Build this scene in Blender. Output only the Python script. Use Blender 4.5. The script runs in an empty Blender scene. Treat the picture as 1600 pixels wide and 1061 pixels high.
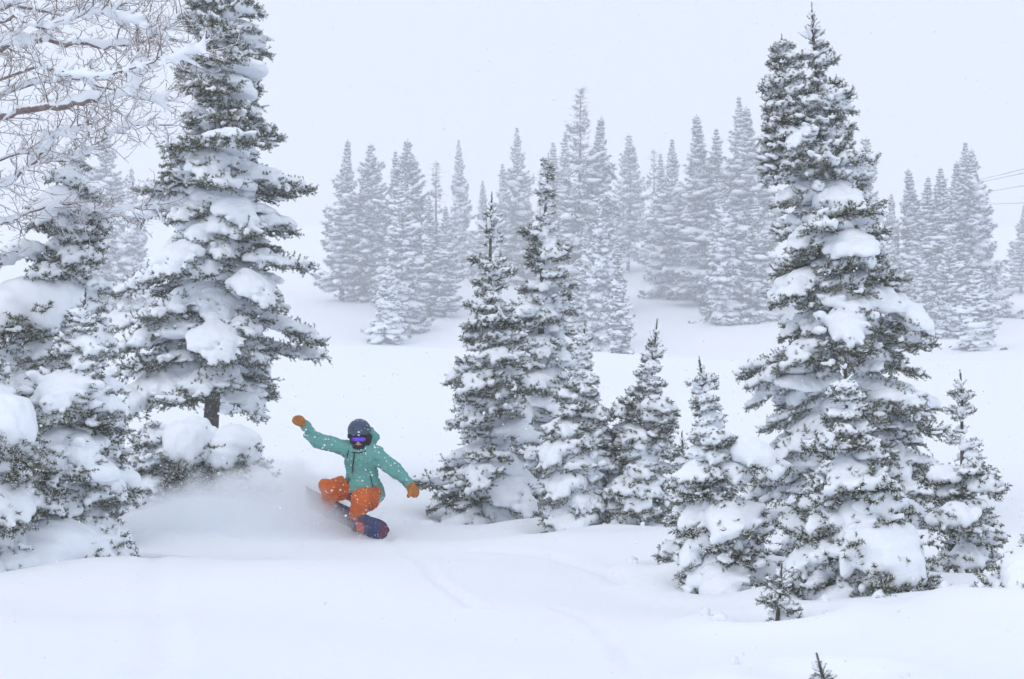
import bpy, math, random
import numpy as np

# ------------------------------------------------------------------ camera, sky, sun, exposure
scene = bpy.context.scene
COL = scene.collection
F_PX, CU, CV = 2222.0, 800.0, 530.5          # focal length and centre in photograph pixels
cam_data = bpy.data.cameras.new("camera")
cam_data.lens = 50.0
cam_data.sensor_width = 36.0
cam_data.clip_start = 0.1
cam_data.clip_end = 2000.0
cam_data.dof.use_dof = True
cam_data.dof.focus_distance = 16.5
cam_data.dof.aperture_fstop = 5.6
cam = bpy.data.objects.new("camera", cam_data)
cam.location = (0, 0, 0)
cam.rotation_euler = (math.radians(90), 0, 0)
COL.objects.link(cam)
scene.camera = cam

SUN_EL, SUN_AZ = math.radians(44), math.radians(222)
world = bpy.data.worlds.new("World")
scene.world = world
world.use_nodes = True
wn = world.node_tree
wn.nodes.clear()
w_out = wn.nodes.new("ShaderNodeOutputWorld")
w_mix = wn.nodes.new("ShaderNodeMixShader")
w_sky = wn.nodes.new("ShaderNodeTexSky")
w_sky.sky_type = 'NISHITA'
w_sky.sun_disc = False
w_sky.sun_elevation = SUN_EL
w_sky.sun_rotation = SUN_AZ
w_sky.dust_density = 4.0
w_bg1 = wn.nodes.new("ShaderNodeBackground")
w_bg1.inputs['Strength'].default_value = 0.06
w_bg2 = wn.nodes.new("ShaderNodeBackground")     # the closed cloud cover of the snowfall
w_bg2.inputs['Color'].default_value = (0.818, 0.874, 0.992, 1)
w_bg2.inputs['Strength'].default_value = 1.06
w_mix.inputs[0].default_value = 0.93
wn.links.new(w_sky.outputs[0], w_bg1.inputs['Color'])
wn.links.new(w_bg1.outputs[0], w_mix.inputs[1])
wn.links.new(w_bg2.outputs[0], w_mix.inputs[2])
wn.links.new(w_mix.outputs[0], w_out.inputs['Surface'])

sun_data = bpy.data.lights.new("sun", 'SUN')
sun_data.energy = 0.7
sun_data.angle = math.radians(28)
sun_data.color = (1.0, 0.95, 0.88)
sun = bpy.data.objects.new("sun", sun_data)
sun.rotation_euler = (math.radians(90) - SUN_EL, 0, -SUN_AZ + math.pi)
COL.objects.link(sun)

scene.view_settings.view_transform = 'Standard'
scene.view_settings.look = 'None'
scene.view_settings.exposure = 0.0
scene.view_settings.gamma = 1.0
scene.view_settings.use_curve_mapping = False
scene.render.engine = 'CYCLES'
cy = scene.cycles
cy.use_denoising = True
cy.max_bounces = 24
cy.diffuse_bounces = 4
cy.glossy_bounces = 2
cy.transmission_bounces = 2
cy.transparent_max_bounces = 8
cy.volume_bounces = 20
cy.volume_step_rate = 1.0
cy.use_adaptive_sampling = True
cy.adaptive_threshold = 0.02

# ------------------------------------------------------------------ small helpers
def link(o):
    COL.objects.link(o)
    return o

def tag(o, label=None, cat=None, group=None, kind=None):
    if label: o["label"] = label
    if cat: o["category"] = cat
    if group: o["group"] = group
    if kind: o["kind"] = kind
    return o

def np_mesh(name, verts, tris=None, quads=None, mats=(), smooth=True, mat_idx=None, attrs=None):
    """Mesh from numpy arrays; triangles come first, quads after."""
    me = bpy.data.meshes.new(name)
    verts = np.ascontiguousarray(verts, dtype=np.float32)
    nt = 0 if tris is None else len(tris)
    nq = 0 if quads is None else len(quads)
    parts = []
    if nt: parts.append(np.asarray(tris, dtype=np.int32).ravel())
    if nq: parts.append(np.asarray(quads, dtype=np.int32).ravel())
    loops = np.concatenate(parts)
    starts = np.concatenate([np.arange(nt) * 3, nt * 3 + np.arange(nq) * 4]).astype(np.int32)
    me.vertices.add(len(verts))
    me.vertices.foreach_set("co", verts.ravel())
    me.loops.add(len(loops))
    me.loops.foreach_set("vertex_index", loops)
    me.polygons.add(nt + nq)
    me.polygons.foreach_set("loop_start", starts)
    if smooth:
        me.polygons.foreach_set("use_smooth", np.ones(nt + nq, dtype=bool))
    for m in mats:
        me.materials.append(m)
    if mat_idx is not None:
        me.polygons.foreach_set("material_index", np.asarray(mat_idx, dtype=np.int32))
    if attrs:
        for k, v in attrs.items():
            a = me.attributes.new(k, 'FLOAT', 'POINT')
            a.data.foreach_set("value", np.asarray(v, dtype=np.float32))
    me.update(calc_edges=True)
    return me

def add_obj(name, me, parent=None, loc=(0, 0, 0), rot=(0, 0, 0), scale=(1, 1, 1)):
    o = bpy.data.objects.new(name, me)
    o.location = loc; o.rotation_euler = rot; o.scale = scale
    if parent is not None: o.parent = parent
    return link(o)

def empty(name, loc=(0, 0, 0), rot=(0, 0, 0)):
    o = bpy.data.objects.new(name, None)
    o.empty_display_size = 0.2
    o.location = loc; o.rotation_euler = rot
    return link(o)

def at(u, v, Y):
    return np.array([(u - CU) / F_PX * Y, Y, -(v - CV) / F_PX * Y])

class Geo:
    """Collects vertex/triangle/quad blocks with a material index and a frost value per vertex."""
    def __init__(self):
        self.v, self.t, self.q, self.tm, self.qm, self.f, self.n = [], [], [], [], [], [], 0
    def add(self, v, tris=None, quads=None, mat=0, frost=0.0):
        v = np.asarray(v, dtype=np.float64).reshape(-1, 3)
        self.v.append(v)
        self.f.append(np.broadcast_to(np.asarray(frost, dtype=np.float64), (len(v),)))
        if tris is not None and len(tris):
            self.t.append(np.asarray(tris) + self.n); self.tm.append(np.full(len(tris), mat))
        if quads is not None and len(quads):
            self.q.append(np.asarray(quads) + self.n); self.qm.append(np.full(len(quads), mat))
        self.n += len(v)
    def mesh(self, name, mats, smooth=True):
        t = np.concatenate(self.t) if self.t else None
        q = np.concatenate(self.q) if self.q else None
        mi = np.concatenate(self.tm + self.qm)
        return np_mesh(name, np.concatenate(self.v), t, q, mats, smooth, mi, {"frost": np.concatenate(self.f)})

def tube(pts, radii, sides=5, cap=True):
    """Vertices and quads of a tube along a polyline."""
    pts = np.asarray(pts, float); n = len(pts)
    radii = np.broadcast_to(np.asarray(radii, float), (n,))
    tan = np.gradient(pts, axis=0)
    tan /= np.linalg.norm(tan, axis=1, keepdims=True) + 1e-9
    ref = np.where(np.abs(tan[:, 2:3]) > 0.9, np.array([[1.0, 0, 0]]), np.array([[0, 0, 1.0]]))
    a = np.cross(tan, ref); a /= np.linalg.norm(a, axis=1, keepdims=True) + 1e-9
    b = np.cross(tan, a)
    ang = np.arange(sides) / sides * 2 * math.pi
    ring = a[:, None, :] * np.cos(ang)[None, :, None] + b[:, None, :] * np.sin(ang)[None, :, None]
    v = (pts[:, None, :] + ring * radii[:, None, None]).reshape(-1, 3)
    i = np.arange(n - 1)[:, None] * sides; j = np.arange(sides)[None, :]; k = (j + 1) % sides
    q = np.stack([i + j, i + sides + j, i + sides + k, i + k], -1).reshape(-1, 4)
    return v, q

# ---- signed distance shapes meshed with surface nets (snow loads, clothes)
def cap_(a, b, ra, rb=None):
    return ('c', np.asarray(a, float), np.asarray(b, float), ra, ra if rb is None else rb)
def ell_(c, r, floor=None):
    return ('e', np.asarray(c, float), np.asarray(r, float), floor)

def sdf_mesh(prims, h, k, noise=0.0, nfreq=8.0, seed=0, cut=None, relax=1):
    lo = np.full(3, 1e9); hi = np.full(3, -1e9)
    for p in prims:
        if p[0] == 'c':
            m = max(p[3], p[4])
            lo = np.minimum(lo, np.minimum(p[1], p[2]) - m); hi = np.maximum(hi, np.maximum(p[1], p[2]) + m)
        else:
            lo = np.minimum(lo, p[1] - p[2]); hi = np.maximum(hi, p[1] + p[2])
    lo -= 3 * h + k + noise; hi += 3 * h + k + noise
    n = np.ceil((hi - lo) / h).astype(int) + 1
    ax = [lo[i] + np.arange(n[i]) * h for i in range(3)]
    S = np.zeros(n)
    for p in prims:
        m = 5 * k + 2 * h
        if p[0] == 'c':
            r = max(p[3], p[4]); l = np.minimum(p[1], p[2]) - r - m; u = np.maximum(p[1], p[2]) + r + m
        else:
            l = p[1] - p[2] - m; u = p[1] + p[2] + m
        i0 = np.clip(((l - lo) / h).astype(int), 0, n - 1); i1 = np.clip(((u - lo) / h).astype(int) + 2, 1, n)
        X = ax[0][i0[0]:i1[0], None, None]; Y = ax[1][None, i0[1]:i1[1], None]; Z = ax[2][None, None, i0[2]:i1[2]]
        if p[0] == 'c':
            ab = p[2] - p[1]; L2 = ab @ ab + 1e-12
            t = np.clip(((X - p[1][0]) * ab[0] + (Y - p[1][1]) * ab[1] + (Z - p[1][2]) * ab[2]) / L2, 0, 1)
            d = np.sqrt((X - p[1][0] - t * ab[0]) ** 2 + (Y - p[1][1] - t * ab[1]) ** 2 + (Z - p[1][2] - t * ab[2]) ** 2) - (p[3] + (p[4] - p[3]) * t)
        else:
            q = np.sqrt(((X - p[1][0]) / p[2][0]) ** 2 + ((Y - p[1][1]) / p[2][1]) ** 2 + ((Z - p[1][2]) / p[2][2]) ** 2)
            d = (q - 1) * p[2].min() * np.clip(0.6 + 0.4 * q, 0.6, 1.6)
            if p[3] is not None:
                d = np.maximum(d, p[3] - Z)
        S[i0[0]:i1[0], i0[1]:i1[1], i0[2]:i1[2]] += np.exp(np.clip(-d / k, -60, 60))
    Fd = -k * np.log(S + 1e-26)
    if noise:
        rs = np.random.RandomState(seed + 77)
        X = ax[0][:, None, None]; Y = ax[1][None, :, None]; Z = ax[2][None, None, :]
        N = 0
        for o in range(5):
            d = rs.normal(size=3); d /= np.linalg.norm(d); fr = nfreq * (0.7 + 0.6 * o)
            N = N + np.sin(fr * (X * d[0] + Y * d[1] + Z * d[2]) + rs.rand() * 6.28) / (1 + 0.5 * o)
        for o in range(4):
            d = rs.normal(size=3); d /= np.linalg.norm(d); fr = nfreq * (3.1 + 1.3 * o)
            N = N + 0.28 * np.sin(fr * (X * d[0] + Y * d[1] + Z * d[2]) + rs.rand() * 6.28)
        Fd = Fd + noise * 0.5 * N
    if cut is not None:
        Fd = cut(Fd, ax)
    Fd[0] = Fd[-1] = 1; Fd[:, 0] = Fd[:, -1] = 1; Fd[:, :, 0] = Fd[:, :, -1] = 1
    return surface_nets(Fd, lo, h, relax)

def surface_nets(Fd, lo, h, relax=1):
    ins = Fd < 0
    nx, ny, nz = np.array(Fd.shape) - 1
    cnt = np.zeros((nx, ny, nz)); pos = np.zeros((nx, ny, nz, 3))
    cs = [(0,0,0),(1,0,0),(0,1,0),(1,1,0),(0,0,1),(1,0,1),(0,1,1),(1,1,1)]
    def cn(c): return Fd[c[0]:c[0]+nx, c[1]:c[1]+ny, c[2]:c[2]+nz]
    for a in range(8):
        for b in range(a + 1, 8):
            ca, cb = cs[a], cs[b]
            if sum(x != y for x, y in zip(ca, cb)) != 1: continue
            fa, fb = cn(ca), cn(cb)
            m = (fa < 0) != (fb < 0)
            t = np.where(m, fa / np.where(m, fa - fb, 1), 0)
            cnt += m
            for i in range(3):
                pos[..., i] += m * (ca[i] + t * (cb[i] - ca[i]))
    act = cnt > 0
    idx = np.full(cnt.shape, -1, dtype=np.int64)
    idx[act] = np.arange(act.sum())
    g = np.stack(np.meshgrid(np.arange(nx), np.arange(ny), np.arange(nz), indexing='ij'), -1)
    V = (g[act] + pos[act] / cnt[act][:, None]) * h + lo
    Q = []
    for axis in range(3):
        sl0 = [slice(1, -1)] * 3; sl1 = [slice(1, -1)] * 3
        sl0[axis] = slice(0, -1); sl1[axis] = slice(1, None)
        A = ins[tuple(sl0)]; B = ins[tuple(sl1)]
        ch = A != B
        loc = np.argwhere(ch)
        if not len(loc): continue
        base = loc.copy()
        o1, o2 = [(1, 2), (2, 0), (0, 1)][axis]
        for o in (o1, o2): base[:, o] += 1
        def gi(d1, d2):
            c = base.copy(); c[:, o1] -= d1; c[:, o2] -= d2
            return idx[c[:, 0], c[:, 1], c[:, 2]]
        q = np.stack([gi(1, 1), gi(0, 1), gi(0, 0), gi(1, 0)], -1)
        flip = ~A[ch]
        q[flip] = q[flip][:, ::-1]
        Q.append(q)
    Q = np.concatenate(Q)
    Q = Q[(Q >= 0).all(1)]
    for _ in range(relax):
        acc = np.zeros_like(V); c = np.zeros(len(V))
        for i in range(4):
            np.add.at(acc, Q[:, i], V[Q[:, (i + 1) % 4]] + V[Q[:, (i + 3) % 4]])
            np.add.at(c, Q[:, i], 2)
        V = 0.45 * V + 0.55 * acc / np.maximum(c, 1)[:, None]
    return V, Q

# ------------------------------------------------------------------ materials
def new_mat(name):
    m = bpy.data.materials.new(name); m.use_nodes = True
    nt = m.node_tree
    return m, nt, nt.nodes["Principled BSDF"]

def noise_node(nt, scale, detail=3.0, coord='Object', rough=0.55):
    tc = nt.nodes.new("ShaderNodeTexCoord"); n = nt.nodes.new("ShaderNodeTexNoise")
    n.inputs['Scale'].default_value = scale; n.inputs['Detail'].default_value = detail
    n.inputs['Roughness'].default_value = rough
    nt.links.new(tc.outputs[coord], n.inputs['Vector'])
    return n

def ramp(nt, fac, stops):
    r = nt.nodes.new("ShaderNodeValToRGB")
    while len(r.color_ramp.elements) < len(stops): r.color_ramp.elements.new(0.5)
    for e, (p, c) in zip(r.color_ramp.elements, stops):
        e.position = p; e.color = (*c, 1)
    nt.links.new(fac, r.inputs['Fac'])
    return r

def bump(nt, bsdf, height, strength, dist=0.01):
    b = nt.nodes.new("ShaderNodeBump")
    b.inputs['Strength'].default_value = strength; b.inputs['Distance'].default_value = dist
    nt.links.new(height, b.inputs['Height']); nt.links.new(b.outputs[0], bsdf.inputs['Normal'])
    return b

def snow_mat(name, col=(0.885, 0.925, 0.98), bscale=45.0, bstr=0.25, bdist=0.012):
    m, nt, p = new_mat(name)
    n = noise_node(nt, bscale, 4.0)
    r = ramp(nt, n.outputs['Fac'], [(0.3, tuple(c * 0.985 for c in col)), (0.7, col)])
    nt.links.new(r.outputs[0], p.inputs['Base Color'])
    p.inputs['Roughness'].default_value = 0.75
    p.inputs['Specular IOR Level'].default_value = 0.25
    bump(nt, p, n.outputs['Fac'], bstr, bdist)
    return m

M_GROUND = snow_mat("ground_snow", (0.885, 0.918, 0.965), bscale=9.0, bstr=0.22, bdist=0.03)
M_SNOW = snow_mat("bough_snow", bscale=30.0, bstr=0.5, bdist=0.02)
M_FARSNOW = snow_mat("far_snow", bscale=3.0, bstr=0.4, bdist=0.12)

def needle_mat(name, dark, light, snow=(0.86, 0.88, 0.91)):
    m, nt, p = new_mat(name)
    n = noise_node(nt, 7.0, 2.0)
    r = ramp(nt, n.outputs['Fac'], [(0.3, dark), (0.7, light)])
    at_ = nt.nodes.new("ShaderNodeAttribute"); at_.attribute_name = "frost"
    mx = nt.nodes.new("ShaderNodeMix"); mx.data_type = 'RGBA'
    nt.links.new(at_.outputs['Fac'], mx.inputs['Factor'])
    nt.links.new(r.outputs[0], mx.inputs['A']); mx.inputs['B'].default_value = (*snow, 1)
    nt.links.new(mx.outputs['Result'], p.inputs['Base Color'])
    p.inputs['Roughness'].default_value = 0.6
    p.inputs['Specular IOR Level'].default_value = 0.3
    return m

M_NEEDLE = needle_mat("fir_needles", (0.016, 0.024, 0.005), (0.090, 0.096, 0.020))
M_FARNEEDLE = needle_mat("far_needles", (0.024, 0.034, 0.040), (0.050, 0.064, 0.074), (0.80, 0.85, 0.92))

def bark_mat(name, dark, light, top_snow=0.6):
    m, nt, p = new_mat(name)
    n = noise_node(nt, 14.0, 5.0)
    r = ramp(nt, n.outputs['Fac'], [(0.35, dark), (0.65, light)])
    ge = nt.nodes.new("ShaderNodeNewGeometry"); sp = nt.nodes.new("ShaderNodeSeparateXYZ")
    nt.links.new(ge.outputs['Normal'], sp.inputs[0])
    n2 = noise_node(nt, 22.0, 2.0)
    ad = nt.nodes.new("ShaderNodeMath"); ad.operation = 'ADD'
    nt.links.new(sp.outputs['Z'], ad.inputs[0]); nt.links.new(n2.outputs['Fac'], ad.inputs[1])
    mr = nt.nodes.new("ShaderNodeMapRange")
    mr.inputs['From Min'].default_value = 1.05 - top_snow; mr.inputs['From Max'].default_value = 1.35 - top_snow
    nt.links.new(ad.outputs[0], mr.inputs['Value'])
    mx = nt.nodes.new("ShaderNodeMix"); mx.data_type = 'RGBA'
    nt.links.new(mr.outputs[0], mx.inputs['Factor']); nt.links.new(r.outputs[0], mx.inputs['A'])
    mx.inputs['B'].default_value = (0.88, 0.9, 0.93, 1)       # snow stuck to the upper side
    nt.links.new(mx.outputs['Result'], p.inputs['Base Color'])
    p.inputs['Roughness'].default_value = 0.9
    bump(nt, p, n.outputs['Fac'], 0.6, 0.02)
    return m

M_BARK = bark_mat("fir_bark", (0.05, 0.042, 0.036), (0.13, 0.115, 0.10), 0.35)
M_TWIG = bark_mat("bare_twigs", (0.15, 0.105, 0.095), (0.27, 0.205, 0.195), 0.62)

# ------------------------------------------------------------------ terrain
_YK = np.array([-60, -20, 0, 5, 7, 10.5, 13, 16.6, 20, 26, 40, 60, 100, 140, 170, 200, 222, 242, 300, 380, 410, 440.])
_ZK = np.array([-0.6, -1.1, -1.42, -1.60, -1.70, -1.93, -2.13, -2.33, -2.36, -2.27, -2.2, -2.1, -1.6, -1.05, -0.3, 3.4, 7.0, 10.8, 20.5, 30.5, 31.5, 29.])
_yy = np.linspace(-60, 440, 5001)
_zz = np.interp(_yy, _YK, _ZK)
for _w in (9, 17, 25):                                   # soften the profile a little
    _zz = np.convolve(np.pad(_zz, _w, mode='edge'), np.ones(2 * _w + 1) / (2 * _w + 1), 'valid')
WELLS = []                                               # (x, y, radius, depth, rim)
TRACKS = []                                              # polylines of grooves

def smooth_noise(x, y):
    return (np.sin(0.61 * x + 0.35 * y + 1.3) * 0.5 + np.sin(-0.43 * x + 0.74 * y + 4.1) * 0.35
            + np.sin(1.27 * x - 0.52 * y + 2.2) * 0.22 + np.sin(0.9 * x + 1.31 * y + 0.4) * 0.16)

def ground_z(x, y, detail=True):
    x = np.asarray(x, float); y = np.asarray(y, float)
    z = np.interp(y, _yy, _zz)
    near = np.exp(-((y - 13) / 16.0) ** 2)
    far = np.clip((y - 45) / 60, 0, 1)
    z = z + 0.075 * near * smooth_noise(x, y) + 0.012 * near * np.sin(2.6 * y + 0.9 * x + 1.5 * np.sin(0.7 * x)) + far * (0.9 * np.sin(x * 0.055 + 1.0 + y * 0.02) + 0.6 * np.sin(y * 0.07 + x * 0.03)) + np.clip((y - 24) / 20, 0, 1) * 0.22 * np.sin(x * 0.21 + y * 0.11 + 0.6)
    # drifted bank that runs below the middle trees, with a dip behind it
    bank = 15.4 + 0.10 * (x - 2.0) - 0.9 * np.clip((x - 3.0) / 4, 0, 1)
    bx = 1 / (1 + np.exp(-(x + 0.2) / 0.5))
    z = z + bx * (0.13 * np.exp(-((y - bank) / 0.9) ** 2) - 0.10 * np.exp(-((y - bank - 1.5) / 0.7) ** 2))
    # soft swell in the front, and the drift beside the left tree
    z = z + 0.17 * np.exp(-((x + 1.9) / 1.6) ** 2 - ((y - 12.2) / 1.5) ** 2)
    z = z + 0.20 * np.exp(-((x - 3.4) / 1.2) ** 2 - ((y - 9.2) / 1.0) ** 2)
    z = z + 0.14 * np.exp(-((x - 2.1) / 0.9) ** 2 - ((y - 12.3) / 0.8) ** 2) - 0.10 * np.exp(-((x + 3.0) / 0.9) ** 2 - ((y - 10.6) / 0.9) ** 2)
    z = z + 0.26 * np.exp(-((x + 3.3) / 1.5) ** 2 - ((y - 17.2) / 1.1) ** 2)   # hump the rider comes over
    if detail:
        for (wx, wy, r, d, rim) in WELLS:
            rr = np.hypot(x - wx, y - wy)
            z = z - d * np.exp(-(rr / r) ** 2) + rim * np.exp(-((rr - 1.9 * r) / (0.8 * r)) ** 2)
        for pts, wd, dp in TRACKS:
            m = (x > pts[:, 0].min() - 1) & (x < pts[:, 0].max() + 1) & (y > pts[:, 1].min() - 1) & (y < pts[:, 1].max() + 1)
            if not np.any(m): continue
            px, py = x[m], y[m]; dm = np.full(px.shape, 1e9)
            for a, b in zip(pts[:-1], pts[1:]):
                ab = b - a
                t = np.clip(((px - a[0]) * ab[0] + (py - a[1]) * ab[1]) / (ab @ ab), 0, 1)
                dm = np.minimum(dm, np.hypot(px - a[0] - t * ab[0], py - a[1] - t * ab[1]))
            z[m] = z[m] - dp * np.exp(-(dm / wd) ** 2) + 0.35 * dp * np.exp(-((dm - 2.1 * wd) / wd) ** 2)
    return z

def gz(x, y):
    return float(ground_z(np.array([x]), np.array([y]), False)[0])

def on_ground(u, v, y0, y1):
    """Ground point seen at pixel (u, v) between two distances."""
    Y = np.linspace(y0, y1, 3000)
    z = ground_z((u - CU) / F_PX * Y, Y, False)
    vv = CV - z * F_PX / Y
    i = int(np.argmin(np.abs(vv - v)))
    return np.array([(u - CU) / F_PX * Y[i], Y[i], z[i]])

# ------------------------------------------------------------------ bough prototypes
def needles(geo, rs, p0, p1, per_m, ln, wd, frost_base, up=0.25, mat=0):
    """Brush of thin needle triangles along many straight twig pieces."""
    p0 = np.asarray(p0); p1 = np.asarray(p1)
    seg = p1 - p0; L = np.linalg.norm(seg, axis=1)
    n = np.maximum(1, (L * per_m + rs.rand(len(L))).astype(int))
    i = np.repeat(np.arange(len(L)), n)
    t = rs.rand(len(i))[:, None]
    p = p0[i] + seg[i] * t
    tn = seg[i] / (L[i][:, None] + 1e-9)
    rd = rs.normal(size=(len(i), 3)); rd -= tn * (rd * tn).sum(1, keepdims=True)
    rd /= np.linalg.norm(rd, axis=1, keepdims=True) + 1e-9
    d = 0.38 * tn + 0.92 * rd + np.array([0, 0, up])
    d /= np.linalg.norm(d, axis=1, keepdims=True)
    l = ln * (0.7 + 0.6 * rs.rand(len(i)))[:, None]
    pr = np.cross(d, rs.normal(size=(len(i), 3))); pr /= np.linalg.norm(pr, axis=1, keepdims=True) + 1e-9
    w = wd * 0.5
    v = np.stack([p - pr * w, p + pr * w, p + d * l + pr * w * 0.35, ], 1).reshape(-1, 3)
    f = np.clip((rs.rand(len(i)) < np.clip(frost_base + 0.42 * rd[:, 2], 0.02, 0.95)) * (0.55 + 0.45 * rs.rand(len(i))), 0, 1)
    geo.add(v, np.arange(len(v)).reshape(-1, 3), mat=mat, frost=np.repeat(f, 3))

def curve_pts(p, d, L, n, bend, rs, wob=0.1):
    """A short twig: start, direction, length, number of pieces, upward bend."""
    pts = [np.asarray(p, float)]; d = np.asarray(d, float) / np.linalg.norm(d)
    for k in range(n):
        d = d + np.array([0, 0, bend / n]) + rs.normal(size=3) * wob / n
        d /= np.linalg.norm(d)
        pts.append(pts[-1] + d * L / n)
    return np.array(pts)

def make_bough(seed, L, W, a0, droop, load, frost, tip_up=0.35):
    """Returns (foliage mesh, snow mesh or None)."""
    rs = np.random.RandomState(seed)
    geo = Geo()
    n = 12
    t = np.linspace(0, 1, n + 1)
    sx = L * t * (1 - 0.08 * droop * t); sz = L * (math.tan(a0) * t - droop * t ** 2 + tip_up * 0.3 * t ** 5)
    sy = 0.05 * L * np.sin(t * 3 + rs.rand() * 6) * t
    sp = np.stack([sx, sy, sz], 1)
    v, q = tube(sp, 0.012 * (L / 0.8) ** 0.7 * (1.15 - t), 5); geo.add(v, quads=q, mat=1)
    s0, s1 = [sp[5:-1]], [sp[6:]]
    tw_ends = []
    lumps = []
    step = 0.055 + 0.02 * L
    tt = 0.10
    side = 1
    def at_t(x):
        return np.array([np.interp(x, t, sp[:, i]) for i in range(3)])
    while tt < 0.985:
        p = at_t(tt); tan = at_t(min(1, tt + 0.03)) - at_t(max(0, tt - 0.03)); tan /= np.linalg.norm(tan)
        for sgn in (side, -side):
            ang = math.radians(48 + rs.normal() * 9) * (1 - 0.35 * tt)
            ln = (W * (1.0 - tt) ** 0.75 * (0.55 + 0.45 * math.sin(min(1, tt * 3.2) * 1.57)) + 0.06 + 0.03 * L) * (0.75 + 0.5 * rs.rand())
            lat = np.array([-tan[1], tan[0], 0]) * sgn; lat /= np.linalg.norm(lat) + 1e-9
            d = tan * math.cos(ang) + lat * math.sin(ang) + np.array([0, 0, -0.10 - 0.25 * droop + 0.06 * rs.normal()])
            m = max(3, int(ln / 0.07))
            pts = curve_pts(p, d, ln, m, 0.05 + 0.25 * rs.rand(), rs, 0.35)
            v, q = tube(pts, np.linspace(0.006, 0.003, m + 1), 3); geo.add(v, quads=q, mat=1)
            s0.append(pts[:-1]); s1.append(pts[1:]); tw_ends.append(pts[-3:])
            lumps.append((pts, ln, tt))
            if ln > 0.10:
                for j in range(1, m + 1):
                    for sg2 in (-1, 1, 0):
                        if rs.rand() < (0.15 if sg2 else 0.6): continue
                        tn = pts[j] - pts[j - 1]; tn /= np.linalg.norm(tn)
                        lt = np.array([-tn[1], tn[0], 0]) * sg2
                        if sg2 == 0:                      # hanging twig under the spray
                            d2 = tn * rs.uniform(0.3, 0.9) + lat * rs.normal() * 0.4 + np.array([0, 0, -rs.uniform(0.5, 1.0)])
                            l2 = (0.06 + 0.06 * rs.rand()) * (0.7 + 0.4 * L)
                        else:
                            d2 = tn * 0.75 + lt * 0.7 + np.array([0, 0, rs.uniform(-0.45, 0.3)])
                            l2 = (0.065 + 0.07 * rs.rand()) * (1.15 - 0.3 * j / m)
                        e = curve_pts(pts[j] - tn * 0.02 * rs.rand(), d2, l2, 2, 0.3, rs, 0.3)
                        s0.append(e[:-1]); s1.append(e[1:])
                        if sg2 and d2[2] > -0.2: tw_ends.append(e)
        tt += step / L * (0.8 + 0.4 * rs.rand())
        side = -side
    for k in range(int(5 + 16 * L)):                       # tufts that poke up through the snow
        x = rs.uniform(0.15, 0.95); p = at_t(x) + [0, rs.normal() * 0.3 * W * (1 - x), 0]
        e = curve_pts(p, (rs.normal() * 0.5 + 0.5, rs.normal() * 0.6, 1.0), rs.uniform(0.07, 0.11) + 0.06 * L, 3, 0.2, rs, 0.4)
        s0.append(e[:-1]); s1.append(e[1:])
    s0 = np.concatenate(s0); s1 = np.concatenate(s1)
    needles(geo, rs, s0, s1, 430, 0.027, 0.0075, frost + (0.14 if L < 0.7 else 0.04))
    fol = geo.mesh("bough", [M_NEEDLE, M_BARK])
    if load <= 0: return fol, None
    # snow: flattened lumps along spine and side twigs, flat underneath
    pr = []
    nl = max(2, int(round((2.2 + 3.2 * L) * min(1.3, load ** 0.6))))
    cen = np.sort(rs.uniform(0.12, 0.88, nl))
    for x in cen:
        p = at_t(x)
        amt = load * rs.uniform(0.55, 1.25)
        r0 = (0.50 * W * (1 - x) ** 0.5 + 0.035) * min(1.2, amt ** 0.4) * rs.uniform(0.75, 1.1)
        hz0 = (0.040 + 0.115 * L ** 0.6) * amt ** 0.62 * (1 - 0.35 * x)
        off = rs.normal() * 0.28 * W * (1 - x)
        for k in range(4):                                 # each heap is a few merged lumps
            o2 = np.array([rs.normal() * 0.45 * r0, off + rs.normal() * 0.4 * r0, 0])
            r = r0 * rs.uniform(0.55, 0.95); hz = hz0 * rs.uniform(0.6, 1.0)
            zf = np.interp(p[0] + o2[0], sp[:, 0], sp[:, 2]) - 0.30 * abs(o2[1])
            pr.append(ell_((p[0] + o2[0], p[1] + o2[1], zf + 0.02 + 0.15 * hz), (r * 1.1, r, hz), zf - 0.012))
    for pts, ln, x in lumps:
        if rs.rand() > 0.25 + 0.22 * load: continue
        amt = min(1.3, load) * (0.6 + 0.6 * rs.rand())
        j = rs.randint(1, len(pts)); p = pts[j]
        r = (0.022 + 0.10 * ln) * (0.75 + 0.5 * rs.rand())
        pr.append(ell_(p + [0, 0, 0.014 + 0.015 * amt], (r * 1.25, r, (0.022 + 0.3 * r) * amt), p[2] - 0.008))
        if rs.rand() < 0.6:
            a, b = pts[max(0, j - 2)], pts[-1]
            pr.append(cap_(a + [0, 0, 0.02], b * 0.8 + a * 0.2 + [0, 0, 0.02], 0.017 * amt + 0.006, 0.010 * amt + 0.005))
    rs.shuffle(tw_ends)
    for e in tw_ends[: int(len(tw_ends) * min(0.62, 0.22 + 0.2 * load))]:   # snow fingers on the twigs
        r = 0.011 + 0.011 * rs.rand()
        pr.append(cap_(e[0] + [0, 0, 0.022], e[-1] * 0.85 + e[0] * 0.15 + [0, 0, 0.022], r * 1.15, r * 0.8))
    V, Q = sdf_mesh(pr, 0.011 + 0.007 * L, 0.010 + 0.006 * L, 0.008 + 0.008 * L, 14.0 / (0.5 + 0.5 * L), seed, relax=1)
    return fol, np_mesh("snow_cap", V, quads=Q, mats=[M_SNOW], attrs={"frost": np.ones(len(V))})

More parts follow.
